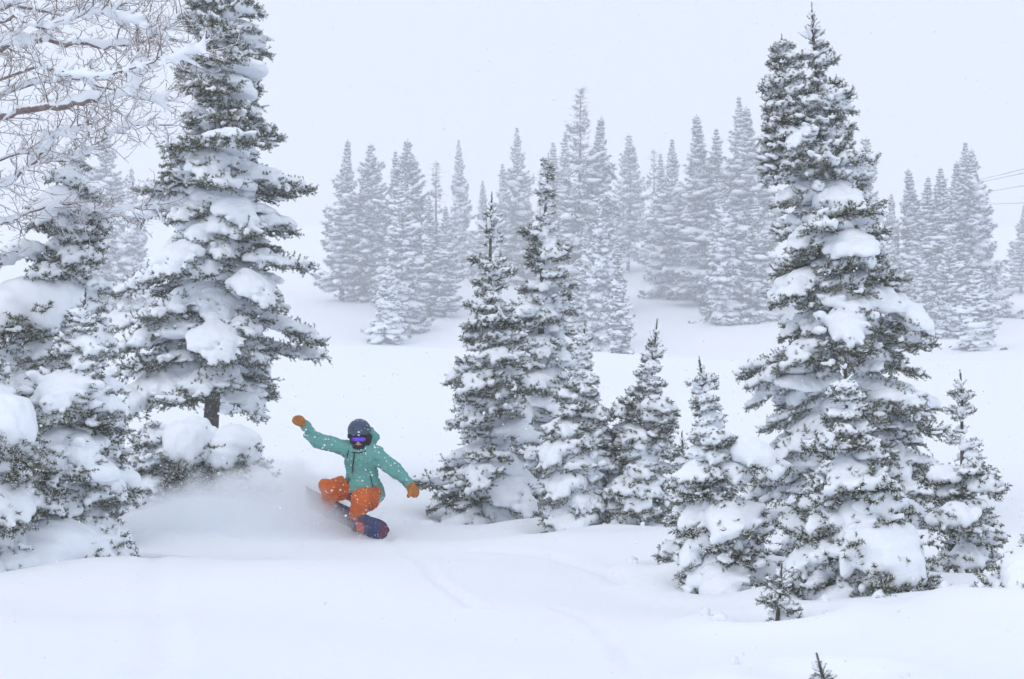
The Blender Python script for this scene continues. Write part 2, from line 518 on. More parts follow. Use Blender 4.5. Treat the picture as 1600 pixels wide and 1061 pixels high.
def make_leader(seed, L, frost, load, bare=0.3):
    """Top shoot: upright stem with short whorls, bare brushy tip."""
    rs = np.random.RandomState(seed); geo = Geo()
    z = np.linspace(0, 1, 13)
    sp = np.stack([0.02 * L * np.sin(z * 3), 0.02 * L * np.cos(z * 2.5), L * z], 1)
    v, q = tube(sp, 0.010 * (1.25 - z), 5); geo.add(v, quads=q, mat=1)
    s0, s1, pr = [sp[1:-1]], [sp[2:]], []
    nw = 7
    for w in range(nw):
        zz = (1 - bare) * (w + 0.3) / nw; ln = (0.17 - 0.10 * w / nw) * (0.75 + 0.5 * rs.rand()) * (L / 0.5) ** 0.5
        for a in range(5):
            if rs.rand() < 0.2: continue
            az = a * 1.2566 + rs.rand() * 0.8 + w
            d = np.array([math.cos(az), math.sin(az), 0.45 + 0.5 * w / nw])
            p = np.array([np.interp(zz, z, sp[:, i]) for i in range(3)])
            e = curve_pts(p, d, ln, 3, 0.25, rs, 0.2)
            s0.append(e[:-1]); s1.append(e[1:])
            if rs.rand() < 0.3 + 0.35 * load:
                r = 0.012 + 0.012 * rs.rand()
                pr.append(cap_(e[1] + [0, 0, 0.018], e[-1] + [0, 0, 0.014], r, r * 0.8))
    needles(geo, rs, np.concatenate(s0), np.concatenate(s1), 430, 0.022, 0.007, frost)
    fol = geo.mesh("leader", [M_NEEDLE, M_BARK])
    V, Q = sdf_mesh(pr, 0.010, 0.008, 0.005, 14, seed)
    return fol, np_mesh("snow_cap", V, quads=Q, mats=[M_SNOW])

R = math.radians
CLASSES = {}
def add_class(L, specs):
    CLASSES[L] = []
    for i, (W, a0, dr, load, fr) in enumerate(specs):
        CLASSES[L].append((load, make_bough(int(L * 1000) + i * 17, L, W, R(a0), dr, load, fr)))
add_class(0.26, [(0.13, 12, 0.25, 0.45, 0.16), (0.15, 5, 0.3, 0.8, 0.2), (0.15, 8, 0.4, 1.2, 0.25), (0.16, 0, 0.5, 1.7, 0.3)])
add_class(0.5, [(0.24, 8, 0.25, 0.5, 0.14), (0.26, 4, 0.35, 0.8, 0.18), (0.27, 2, 0.4, 1.1, 0.22), (0.28, 0, 0.5, 1.5, 0.28), (0.30, -2, 0.62, 2.1, 0.3)])
add_class(0.85, [(0.36, 6, 0.25, 0.5, 0.12), (0.40, 2, 0.35, 0.75, 0.15), (0.42, 0, 0.42, 1.05, 0.18), (0.44, -2, 0.48, 1.4, 0.22), (0.46, -4, 0.6, 2.0, 0.25)])
add_class(1.35, [(0.50, 2, 0.25, 0.5, 0.10), (0.54, -1, 0.32, 0.75, 0.13), (0.56, -2, 0.38, 1.0, 0.16), (0.58, -4, 0.42, 1.3, 0.2), (0.60, -4, 0.5, 1.8, 0.22)])
add_class(1.9, [(0.62, 0, 0.22, 0.45, 0.10), (0.66, -2, 0.28, 0.7, 0.12), (0.70, -3, 0.32, 1.0, 0.15), (0.70, -4, 0.36, 1.3, 0.16)])
LEADERS = [make_leader(5, 0.5, 0.25, 0.4), make_leader(6, 0.5, 0.3, 0.8)]
KEYS = sorted(CLASSES)

def make_dome(seed, W, drips):
    """A bough bent down under one big rounded load of snow (about 0.6 m across)."""
    fol, _ = make_bough(seed, 0.70, 0.52, R(12), 0.85, 0, 0.22)
    rs = np.random.RandomState(seed + 5)
    pr = [ell_((0.26, 0, -0.03), (0.26, W, 0.165), -0.15), ell_((0.10, 0.03, 0.02), (0.22, W * 0.7, 0.14), -0.12), ell_((0.40, -0.02, -0.12), (0.18, W * 0.8, 0.15), -0.24)]
    for k in range(5):
        a = rs.uniform(-2.4, 2.4)
        pr.append(ell_((0.24 + 0.17 * math.cos(a), W * 0.62 * math.sin(a), -0.03 - 0.07 * max(0, math.cos(a))), (rs.uniform(0.08, 0.15), rs.uniform(0.08, 0.14), rs.uniform(0.10, 0.15)), -0.2))
    for k in range(drips):                                 # tongues of snow hanging over the rim
        a = rs.uniform(-1.9, 1.9); r = rs.uniform(0.8, 1.0)
        c = np.array([0.26 + 0.27 * math.cos(a) * r, W * math.sin(a) * r, -0.10 - 0.10 * max(0, math.cos(a))])
        pr.append(ell_(c, (rs.uniform(0.05, 0.09), rs.uniform(0.05, 0.09), rs.uniform(0.07, 0.13)), None))
    V, Q = sdf_mesh(pr, 0.016, 0.016, 0.024, 9.0, seed, relax=1)
    return fol, np_mesh("snow_cap", V, quads=Q, mats=[M_SNOW])
DOMES = [make_dome(801, 0.25, 7), make_dome(802, 0.29, 9), make_dome(803, 0.22, 6)]

def put_bough(tree, rnd, z, az, length, load, pitch, trunk_off=(0, 0), roll=0.0):
    k = min(KEYS, key=lambda c: abs(math.log(length / c)))
    opts = sorted(CLASSES[k], key=lambda o: abs(o[0] - load * rnd.uniform(0.6, 1.5)))
    fol, snow = opts[0][1]
    s = length / k
    b = add_obj("bough", fol, tree, (trunk_off[0], trunk_off[1], z), (roll, -pitch, az), (s, s * rnd.uniform(0.85, 1.2), s))
    b.rotation_mode = 'XYZ'
    if snow is not None:
        add_obj("snow_cap", snow, b)
    return b

def crown_fir(u, Y, vtop, rpx, label, seed, load=1.0, name="fir_tree", utop=None, spacing=None, per=5, power=0.85,
              clear=0.03, leader=0.09, group=None, hide_az=None, caps=(), base_z=None, tops=None, foot=0.82, lead_i=None, gaps=0.12, top_slim=0.35, domes=()):
    """A near tree: trunk, boughs with snow caps, leader."""
    rnd = random.Random(seed)
    x = (u - CU) / F_PX * Y
    z0 = gz(x, Y) - 0.05 if base_z is None else base_z
    ztop = -(vtop - CV) / F_PX * Y
    H = ztop - z0; Rm = rpx / F_PX * Y
    tree = empty(name, (x, Y, z0))
    lean = 0 if utop is None else math.atan2((utop - u) / F_PX * Y, H)
    tree.rotation_euler = (0, lean, 0)
    tag(tree, label, "tree", group)
    r0 = 0.013 * H + 0.006
    geo = Geo()
    zz = np.linspace(-0.25, H * 0.985, 16)
    wob = np.stack([0.012 * H * np.sin(zz / H * 5 + seed) * 0.6, 0.012 * H * np.cos(zz / H * 4 + seed) * 0.6, zz], 1)
    v, q = tube(wob, r0 * (1.06 - np.clip(zz / H, 0, 1)) + 0.004, 8); geo.add(v, quads=q)
    add_obj("trunk", geo.mesh("trunk", [M_BARK]), tree)
    spacing = spacing or (0.055 + 0.028 * H)
    z = clear * H; az = rnd.random() * 6.28
    htop = H * (1 - leader * 0.9)
    while z < htop:
        h = z / H
        prof = (1 - h) ** power * (1 - top_slim * max(0.0, (h - 0.55) / 0.45))
        if h < 0.15: prof *= foot + (1 - foot) * h / 0.15
        nb = per if h < 0.8 else max(4, per - 1)
        for i in range(nb):
            az += 6.2832 / nb + rnd.uniform(-0.45, 0.45)
            if rnd.random() < gaps: continue
            clump = 1 + 0.20 * math.sin(az * 2 + z / H * 9 + seed) + 0.15 * math.sin(z / spacing * 1.9 + seed)
            ln = Rm * prof * clump * rnd.uniform(0.62, 1.14) + 0.05 * (1 - h)
            if rnd.random() < 0.07: ln *= 1.2
            ln = max(ln, min(0.10, Rm))
            pitch = -0.16 + 0.66 * h + rnd.uniform(-0.16, 0.14)
            ld = load * rnd.uniform(0.45, 1.6) * (1.1 - 0.45 * h)
            put_bough(tree, rnd, z + rnd.uniform(-0.5, 0.5) * spacing, az, ln, ld, pitch, roll=rnd.uniform(-0.12, 0.12))
        z += spacing * (1.05 - 0.45 * h) * rnd.uniform(0.85, 1.15)
        az += 0.7
    li = (1 if load > 1 else 0) if lead_i is None else lead_i
    s = max(0.45, leader * H * 1.25 / 0.5)
    fol, snow = LEADERS[li]
    sc = (min(s, 1.3), min(s, 1.3), s)
    zl = H - 0.5 * s
    l = add_obj("leader", fol, tree, (np.interp(zl, zz, wob[:, 0]), np.interp(zl, zz, wob[:, 1]), zl), (0, 0, rnd.random() * 6), sc)
    add_obj("snow_cap", snow, l)
    for di, (cu, cv, wpx) in enumerate(domes):            # one rounded load of snow over a bent bough
        wid = wpx / F_PX * Y; sc = wid / 0.54
        hz = -(cv - CV) / F_PX * Y - z0 + 0.05 * sc
        dx = (cu - u) / F_PX * Y - math.tan(lean) * hz
        reach = max(0.3, Rm * (1 - hz / H) ** power) * 0.95
        dy = -math.sqrt(max(0.06, reach ** 2 - min(dx * dx, reach ** 2 * 0.95)))
        a = math.atan2(dy, dx); st = math.hypot(dx, dy) - 0.30 * sc
        fol, snow = DOMES[(di + seed) % 3]
        b = add_obj("bough", fol, tree, (math.cos(a) * st, math.sin(a) * st, hz), (0, 0, a), (sc, sc, sc))
        add_obj("snow_cap", snow, b)
    for (cu, cv, wpx, ld) in caps:                        # big loaded boughs that stand out on the near side
        ln = wpx / F_PX * Y * 0.9
        hz = -(cv - CV) / F_PX * Y - z0
        dx = (cu - u) / F_PX * Y - math.tan(lean) * hz
        reach = max(0.35, Rm * (1 - hz / H) ** power)
        dy = -math.sqrt(max(0.05, reach ** 2 - min(dx * dx, reach ** 2 * 0.98)))
        a = math.atan2(dy, dx)
        b = put_bough(tree, rnd, hz + 0.05, a, max(ln, 0.3), ld, -0.1)
        st = max(0.0, math.hypot(dx, dy) - ln * 0.6)
        b.location = (math.cos(a) * st, math.sin(a) * st, hz + 0.03)
    WELLS.append((x, Y, max(0.25, Rm * 0.8), 0.15 + 0.03 * min(H, 4) / 2, 0.07))
    return tree

# ------------------------------------------------------------------ near trees
NEAR = [
    # left side
    dict(u=330, Y=21.0, vtop=-150, rpx=174, utop=362, seed=11, load=1.25, per=6, clear=0.21, power=0.62, foot=0.55, spacing=0.25,
         gaps=0.12, label="tall dark fir reaching above the frame, behind the rider's raised hand", caps=[(372, 520, 100, 1.6), (300, 400, 90, 1.4), (425, 440, 90, 1.5)]),
    dict(u=96, Y=13.0, vtop=448, rpx=125, utop=132, seed=21, load=2.4, per=6, power=0.85, spacing=0.16, leader=0.1,
         top_slim=0.4, label="drooping small fir buried under thick snow at the lower left, nearest the frame edge", domes=[(55, 720, 140), (108, 845, 120)], caps=[(150, 690, 70, 1.6), (118, 600, 90, 1.8)]),
    dict(u=60, Y=15.5, vtop=205, rpx=120, utop=125, seed=31, load=2.3, per=6, power=0.6, spacing=0.22, leader=0.06, clear=0.12,
         label="frosted fir with a bent forked leader under the bare branches", domes=[(55, 480, 120)], caps=[(20, 400, 76, 1.7), (95, 312, 85, 1.7)]),
    dict(u=-40, Y=12.2, vtop=470, rpx=120, seed=36, load=2.4, per=6, power=0.7, spacing=0.17,
         label="snow-smothered fir cut off by the left edge of the photo", domes=[(15, 650, 110)]),
    dict(u=235, Y=18.5, vtop=655, rpx=62, seed=41, load=1.6, per=6, power=0.5, spacing=0.12, leader=0.03, clear=0.04,
         label="low snow-capped fir bush left of the two white domes"),
    dict(u=302, Y=18.8, vtop=668, rpx=60, seed=42, load=2.0, per=6, power=0.4, spacing=0.12, leader=0.02, clear=0.04,
         label="low fir bush under the flatter white dome, below the tall fir's trunk", domes=[(300, 685, 85)]),
    dict(u=368, Y=18.9, vtop=668, rpx=66, seed=43, load=2.0, per=6, power=0.4, spacing=0.12, leader=0.02, clear=0.04,
         label="low fir bush under the rounder white dome, beside the powder cloud", domes=[(362, 695, 78)]),
    # middle
    dict(u=765, Y=18.6, vtop=300, rpx=100, seed=51, load=1.2, per=6, power=0.95, spacing=0.19, leader=0.10, utop=771,
         top_slim=0.45, gaps=0.2, label="dark green fir with a bare spindly leader, closest to the rider's lower mitten", caps=[(745, 590, 70, 1.5), (752, 735, 75, 1.6)]),
    dict(u=842, Y=21.5, vtop=238, rpx=80, seed=52, load=1.15, per=6, power=0.8, spacing=0.23, leader=0.05, utop=856,
         top_slim=0.4, gaps=0.2, label="taller dark fir rising right behind the spindly-leadered one", caps=[(800, 490, 65, 1.6)]),
    dict(u=898, Y=17.0, vtop=500, rpx=66, seed=53, load=2.2, per=6, power=0.85, spacing=0.15, leader=0.09, utop=912,
         top_slim=0.5, label="white-laden fir with smooth snow sheets, in front of the taller dark fir", caps=[(868, 690, 75, 1.6)]),
    dict(u=985, Y=17.0, vtop=495, rpx=68, seed=54, load=1.3, per=6, power=0.92, spacing=0.13, leader=0.15, utop=1026,
         top_slim=0.5, gaps=0.2, label="slender frosted fir leaning right with a long candle-like leader, alone between two groups", caps=[(985, 760, 50, 1.5)]),
    # right side
    dict(u=1150, Y=11.4, vtop=552, rpx=80, seed=61, load=1.7, per=5, power=0.88, spacing=0.115, leader=0.12, utop=1090,
         top_slim=0.5, gaps=0.18, label="snow-plastered young fir leaning left with a tilted tip, at the edge of the bank", caps=[(1185, 720, 65, 1.5)]),
    dict(u=1078, Y=12.6, vtop=672, rpx=34, seed=62, load=1.2, per=5, power=0.7, spacing=0.11, leader=0.16, utop=1066,
         label="thin crooked little fir tucked against the leaning young fir"),
    dict(u=1330, Y=18.6, vtop=2, rpx=172, seed=63, load=1.2, per=7, power=0.74, spacing=0.225, leader=0.06, utop=1272, foot=0.8, clear=0.07, top_slim=0.66,
         gaps=0.16, label="big full fir with a twin top, tallest tree on the right", caps=[(1400, 470, 110, 1.6), (1240, 210, 55, 1.5), (1300, 500, 85, 1.4), (1230, 540, 70, 1.4)]),
    dict(u=1338, Y=10.7, vtop=552, rpx=86, seed=64, load=1.6, per=6, power=0.8, spacing=0.12, leader=0.14, utop=1322,
         top_slim=0.5, label="young fir in front of the twin-topped fir, carrying one huge rounded snow cap", domes=[(1368, 850, 125)]),
    dict(u=1282, Y=12.4, vtop=708, rpx=58, seed=65, load=1.5, per=5, power=0.85, spacing=0.11, leader=0.13, utop=1290,
         top_slim=0.5, label="small fir with an upright leader, left of the huge rounded snow cap"),
    dict(u=1512, Y=12.3, vtop=578, rpx=64, seed=66, load=1.0, per=4, power=0.85, spacing=0.15, leader=0.17, utop=1499,
         gaps=0.28, top_slim=0.5, label="open young fir with a long bare leader, farthest right of the near firs", caps=[(1480, 800, 60, 1.5)]),
    dict(u=1612, Y=9.3, vtop=850, rpx=80, seed=67, load=2.0, per=6, power=0.5, spacing=0.1, leader=0.04,
         label="rounded snow-covered fir clump cut off by the right edge", domes=[(1590, 890, 95)]),
    dict(u=1214, Y=9.4, vtop=880, rpx=27, seed=68, load=0.4, per=3, power=0.5, spacing=0.075, leader=0.3, clear=0.16, gaps=0.3, utop=1222, name="fir_sapling",
         label="tiny bare-stemmed fir sapling sticking out of the snow below the leaning fir"),
    dict(u=1290, Y=7.3, vtop=1018, rpx=9, seed=69, load=0.4, per=3, power=0.5, spacing=0.06, leader=0.6, utop=1276, name="fir_sapling",
         label="sapling tip poking up at the bottom edge of the photo"),
]
for d in NEAR:
    d = dict(d)
    d.setdefault('group', 'firs standing near the rider' if d.get('name') is None else 'saplings in the foreground snow')
    crown_fir(**d)

# the second top of the big right tree
def second_top():
    big = [o for o in scene.objects if o.get("label", "").startswith("big full fir")][0]
    rnd = random.Random(99)
    Y = 18.6; H = 2.1; x0 = (1248 - 1330) / F_PX * Y + 0.55; zb = -(270 - CV) / F_PX * Y - big.location.z
    ztop = -(48 - CV) / F_PX * Y - big.location.z
    lean = big.rotation_euler[1]
    xa = (1220 - 1330) / F_PX * Y - math.tan(lean) * ztop
    xb = (1240 - 1330) / F_PX * Y - math.tan(lean) * zb
    geo = Geo()
    v, q = tube([(xb, 0, zb), ((xa + xb) / 2, 0.02, (zb + ztop) / 2), (xa, 0, ztop - 0.05)], [0.05, 0.03, 0.008], 6); geo.add(v, quads=q)
    add_obj("second_stem", geo.mesh("second_stem", [M_BARK]), big)
    z = zb; az = 0
    while z < ztop - 0.15:
        h = (z - zb) / (ztop - zb)
        for i in range(5):
            az += 1.257 + rnd.uniform(-0.3, 0.3)
            put_bough(big, rnd, z + rnd.uniform(-0.04, 0.04), az, 0.36 * (1 - h) ** 0.7 * rnd.uniform(0.7, 1.15) + 0.06, 0.9 * rnd.uniform(0.5, 1.4), 0.1 + 0.4 * h,
                      (xb + (xa - xb) * h, 0))
        z += 0.125
    l = add_obj("leader", LEADERS[0][0], big, (xa, 0, ztop - 0.42), (0, 0, 1), (0.9, 0.9, 0.85))
    add_obj("snow_cap", LEADERS[0][1], l)
second_top()

# ------------------------------------------------------------------ bare tree at the left
def bare_tree():
    rs = np.random.RandomState(7)
    Y = 14.0
    x0 = (-95 - CU) / F_PX * Y
    zb = gz(x0, Y)
    root = empty("bare_tree", (x0, Y, zb))
    tag(root, "leafless tree with rimed reddish twigs and snow-lined limbs at the upper left", "tree")
    off = np.array([x0, Y, zb])
    geo = Geo()
    zz = np.linspace(-0.2, 6.2, 14)
    v, q = tube(np.stack([0.12 * np.sin(zz * 0.7), 0.1 * np.cos(zz * 0.8), zz], 1), np.linspace(0.2, 0.05, 14), 9); geo.add(v, quads=q)
    add_obj("trunk", geo.mesh("trunk", [M_TWIG]), root)
    limbs = [  # pixel polylines with depth offsets, radius, snow thickness
        ([(-90, 150), (0, 78), (60, 62), (150, 72), (230, 62), (285, 20)], 0.0, 0.050, 0.085),
        ([(-90, 260), (0, 182), (90, 165), (160, 155), (205, 135), (232, 90)], -0.5, 0.060, 0.10),
        ([(-90, 330), (0, 290), (55, 250), (100, 205), (150, 195)], 0.3, 0.035, 0.06),
        ([(-90, 60), (-20, 20), (60, -20), (150, -60)], 0.2, 0.045, 0.07),
        ([(-90, 20), (0, 10), (90, 15), (180, 8), (240, -10)], 0.6, 0.030, 0.05),
        ([(-90, 190), (20, 140), (120, 122), (200, 150), (290, 160)], 0.9, 0.026, 0.05),
        ([(-90, 170), (40, 108), (150, 118), (250, 92), (320, 75)], -0.9, 0.022, 0.04),
        ([(-90, 400), (0, 352), (90, 318), (170, 330), (250, 318)], 0.9, 0.028, 0.055),
        ([(-90, 300), (30, 240), (110, 250), (180, 205), (270, 195)], 1.1, 0.022, 0.04),
        ([(-90, 100), (10, 30), (70, 45), (140, 20), (200, 30), (265, 60)], -0.3, 0.022, 0.04),
    ]
    for li, (px, dy, r, sn) in enumerate(limbs):
        ctrl = np.array([at(u, v, Y + dy * min(1, (k / 2.0))) for k, (u, v) in enumerate(px)]) - off
        # Catmull-Rom through the control points
        P = np.vstack([2 * ctrl[0] - ctrl[1], ctrl, 2 * ctrl[-1] - ctrl[-2]])
        pts = []
        for i in range(1, len(P) - 2):
            for s in np.linspace(0, 1, 7)[:-1]:
                a, b, c, d = P[i - 1], P[i], P[i + 1], P[i + 2]
                pts.append(0.5 * (2 * b + (c - a) * s + (2 * a - 5 * b + 4 * c - d) * s * s + (3 * b - a - 3 * c + d) * s ** 3))
        pts.append(P[-2]); pts = np.array(pts)
        pts[1:-1] += rs.normal(size=(len(pts) - 2, 3)) * 0.012
        n = len(pts)
        rad = np.linspace(r, 0.007, n)
        g = Geo(); v, q = tube(pts, rad, 7); g.add(v, quads=q)
        limb = add_obj("limb", g.mesh("limb", [M_TWIG]), root)
        tw = Geo(); prs = []
        def grow(p, d, L, rr, lev):
            m = max(3, int(L / 0.06))
            e = curve_pts(p, d, L, m, rs.uniform(-0.1, 0.55), rs, 0.9)
            v, q = tube(e, np.linspace(rr, rr * 0.5, m + 1), 4); tw.add(v, quads=q)
            if lev == 0 and rs.rand() < 0.6:
                prs.append(cap_(e[0] + [0, 0, rr * 0.9], e[m // 2 + 1] + [0, 0, rr * 0.9], 0.022, 0.010))
            if lev < 2:
                for k in range(1, m + 1):
                    if rs.rand() < (0.85 if lev == 0 else 0.55):
                        t = e[k] - e[k - 1]; t /= np.linalg.norm(t)
                        sd = np.cross(t, rs.normal(size=3)); sd /= np.linalg.norm(sd) + 1e-9
                        grow(e[k], t * 0.7 + sd * 0.8 + [0, 0, -0.05], L * rs.uniform(0.25, 0.5), rr * 0.62, lev + 1)
        acc = 0
        for i in range(3, n):
            for rep in range(2):
                t = pts[i] - pts[i - 1]; ln = np.linalg.norm(t); t /= ln
                sd = np.cross(t, rs.normal(size=3)); sd /= np.linalg.norm(sd) + 1e-9
                grow(pts[i - 1] + (pts[i] - pts[i - 1]) * rs.rand(), t * 0.65 + sd * 0.85 + [0, 0, rs.uniform(-0.35, 0.2)], rs.uniform(0.16, 0.5), 0.0065, 0)
        add_obj("twigs", tw.mesh("twigs", [M_TWIG]), limb)["kind"] = "stuff"
        # the snow lying along the limb
        ph = rs.rand() * 6
        for i in range(1, n - 2):
            amt = 0.8 * sn * (0.50 + 0.42 * math.sin(ph + i * 0.55) + 0.3 * math.sin(i * 1.7 + ph) * rs.rand())
            if amt < 0.02: continue
            prs.append(cap_(pts[i] + [0, 0, rad[i] * 0.5 + amt * 0.55], pts[i + 1] + [0, 0, rad[i + 1] * 0.5 + amt * 0.5], amt * 0.62, amt * 0.6))
            prs.append(cap_(pts[i] + [0, 0, rad[i] * 0.6], pts[i + 1] + [0, 0, rad[i + 1] * 0.6], rad[i] * 0.9))
        V, Q = sdf_mesh(prs, 0.02, 0.014, 0.012, 9, li)
        add_obj("snow_cap", np_mesh("snow_cap", V, quads=Q, mats=[M_SNOW]), limb)["kind"] = "stuff"
bare_tree()

# ------------------------------------------------------------------ far trees
def ico():
    p = (1 + 5 ** 0.5) / 2
    v = np.array([(-1,p,0),(1,p,0),(-1,-p,0),(1,-p,0),(0,-1,p),(0,1,p),(0,-1,-p),(0,1,-p),(p,0,-1),(p,0,1),(-p,0,-1),(-p,0,1)], float)
    f = np.array([(0,11,5),(0,5,1),(0,1,7),(0,7,10),(0,10,11),(1,5,9),(5,11,4),(11,10,2),(10,7,6),(7,1,8),(3,9,4),(3,4,2),(3,2,6),(3,6,8),(3,8,9),(4,9,5),(2,4,11),(6,2,10),(8,6,7),(9,8,1)])
    v /= np.linalg.norm(v[0])
    mid = {}; vs = list(v); out = []
    def m(a, b):
        k = (min(a, b), max(a, b))
        if k not in mid:
            x = vs[a] + vs[b]; vs.append(x / np.linalg.norm(x)); mid[k] = len(vs) - 1
        return mid[k]
    for a, b, c in f:
        ab, bc, ca = m(a, b), m(b, c), m(c, a)
        out += [(a, ab, ca), (b, bc, ab), (c, ca, bc), (ab, bc, ca)]
    return np.array(vs), np.array(out)
ICO_V, ICO_F = ico()

def far_proto(seed, H, Rm, power=0.8, snow=1.0, dead_top=0.0, clear=0.03, slim_top=0.0, sparse=1.0):
    """(trunk mesh, foliage mesh, snow mesh) of a tall spruce standing at the origin."""
    rs = np.random.RandomState(seed)
    tr, fo, sw = Geo(), Geo(), Geo()
    zz = np.linspace(-1.0, H, 14)
    bend = 0.25 * np.sin(zz / H * 3 + seed)
    v, q = tube(np.stack([bend, 0 * zz, zz], 1), np.linspace(0.012 * H, 0.02, 14), 6); tr.add(v, quads=q)
    z = clear * H; az = 0.0
    LV, LFR, SV = [], [], []
    ph = rs.rand(4) * 6.28
    while z < H * 0.992:
        h = z / H
        prof = (1 - h) ** power
        if slim_top and h > 0.6: prof *= 1 - slim_top * (h - 0.6) / 0.4
        dead = h > 1 - dead_top
        nb = max(2, int(rs.choice([4, 5, 5, 6]) * sparse + 0.5))
        for i in range(nb):
            az += 6.2832 / nb + rs.uniform(-0.6, 0.6)
            clump = 1 + 0.2 * math.sin(2 * az + 7 * h + ph[0]) + 0.14 * math.sin(31 * h + ph[1])
            L = Rm * prof * clump * rs.uniform(0.55, 1.15) + 0.05
            if rs.rand() < 0.08: L *= 1.25
            ca, sa = math.cos(az), math.sin(az)
            slope = -0.46 + 0.85 * h + rs.uniform(-0.18, 0.18)
            ob = np.array([np.interp(z, zz, bend), 0, z + rs.uniform(-0.3, 0.3) * (1 - h)])
            out = np.array([ca, sa, 0]); lat = np.array([-sa, ca, 0])
            def sp(t):
                return ob + out * (L * t) + np.array([0, 0, L * (slope * t + 0.25 * t * t - 0.15 * math.sin(3 * t))])
            v, q = tube(np.array([sp(t) for t in np.linspace(0, 1, 4)]), np.array([0.05, 0.035, 0.025, 0.012]) * min(1, 0.4 + L * 0.4), 3); tr.add(v, quads=q)
            if dead:
                for k in range(6):
                    p = sp(rs.rand()); e = p + (out * 0.4 + lat * rs.normal() * 0.6 + np.array([0, 0, rs.normal() * 0.3])) * rs.uniform(0.3, 0.8)
                    v, q = tube(np.array([p, e]), [0.022, 0.010], 3); tr.add(v, quads=q)
                if rs.rand() > 0.3: continue
            nt = int(16 + 42 * L)
            sz = min(1.0, 0.42 + 0.30 * L)
            t = rs.rand(nt) ** 0.7
            width = 0.42 * L * (1 - t) ** 0.55 + 0.06
            lt = rs.uniform(-1, 1, nt) * width
            c = np.array([sp(x) for x in t]) + lat * lt[:, None] + np.array([0, 0, 1]) * (-np.abs(rs.normal(size=nt)) * 0.14 * sz - 0.04 - 0.2 * np.abs(lt))[:, None]
            d = out * 0.7 + lat * (np.sign(lt) * 0.5)[:, None] + rs.normal(size=(nt, 3)) * 0.4 + np.array([0, 0, -0.2])
            d /= np.linalg.norm(d, axis=1, keepdims=True)
            ln = rs.uniform(0.25, 0.55, nt)[:, None] * sz
            pr = np.cross(d, rs.normal(size=(nt, 3))); pr /= np.linalg.norm(pr, axis=1, keepdims=True)
            w = rs.uniform(0.05, 0.10, nt)[:, None] * sz
            LV.append(np.stack([c - pr * w, c + pr * w, c + d * ln], 1).reshape(-1, 3))
            LFR.append(np.repeat((rs.rand(nt) < 0.34) * rs.uniform(0.4, 0.95, nt), 3))
            ns = int(0.5 + L * 1.15 * snow + rs.rand() * 1.2)
            for k in range(ns):
                t1 = rs.uniform(0.25, 0.95)
                r = (0.10 + 0.26 * min(L, 2.6) * (1.15 - t1)) * rs.uniform(0.75, 1.5) * (0.6 + 0.4 * snow)
                V = ICO_V * (1 + 0.2 * np.sin(ICO_V @ rs.normal(size=(3, 1)) * 3 + rs.rand() * 6))
                V = out * (V[:, :1] * r * 1.4) + lat * (V[:, 1:2] * r * 1.1) + np.array([0, 0, 1]) * (V[:, 2:] * r * 0.6)
                V = V + (np.array([0, 0, 1]) * (V @ out)[:, None]) * (slope * 0.9)
                SV.append(V + sp(t1) + lat * rs.uniform(-0.35, 0.35) * L * (1 - t1) + [0, 0, r * 0.25])
        z += (0.34 + 0.50 * (1 - h)) * rs.uniform(0.7, 1.3) * (H / 22.0) ** 0.5
    LV = np.concatenate(LV); fo.add(LV, np.arange(len(LV)).reshape(-1, 3), frost=np.concatenate(LFR))
    SVc = np.concatenate(SV); n = len(SV)
    SF = (ICO_F[None] + (np.arange(n) * len(ICO_V))[:, None, None]).reshape(-1, 3)
    sw.add(SVc, SF, frost=1.0)
    return (tr.mesh("trunk", [M_BARK]), fo.mesh("crown", [M_FARNEEDLE]), sw.mesh("snow_load", [M_FARSNOW]), H)

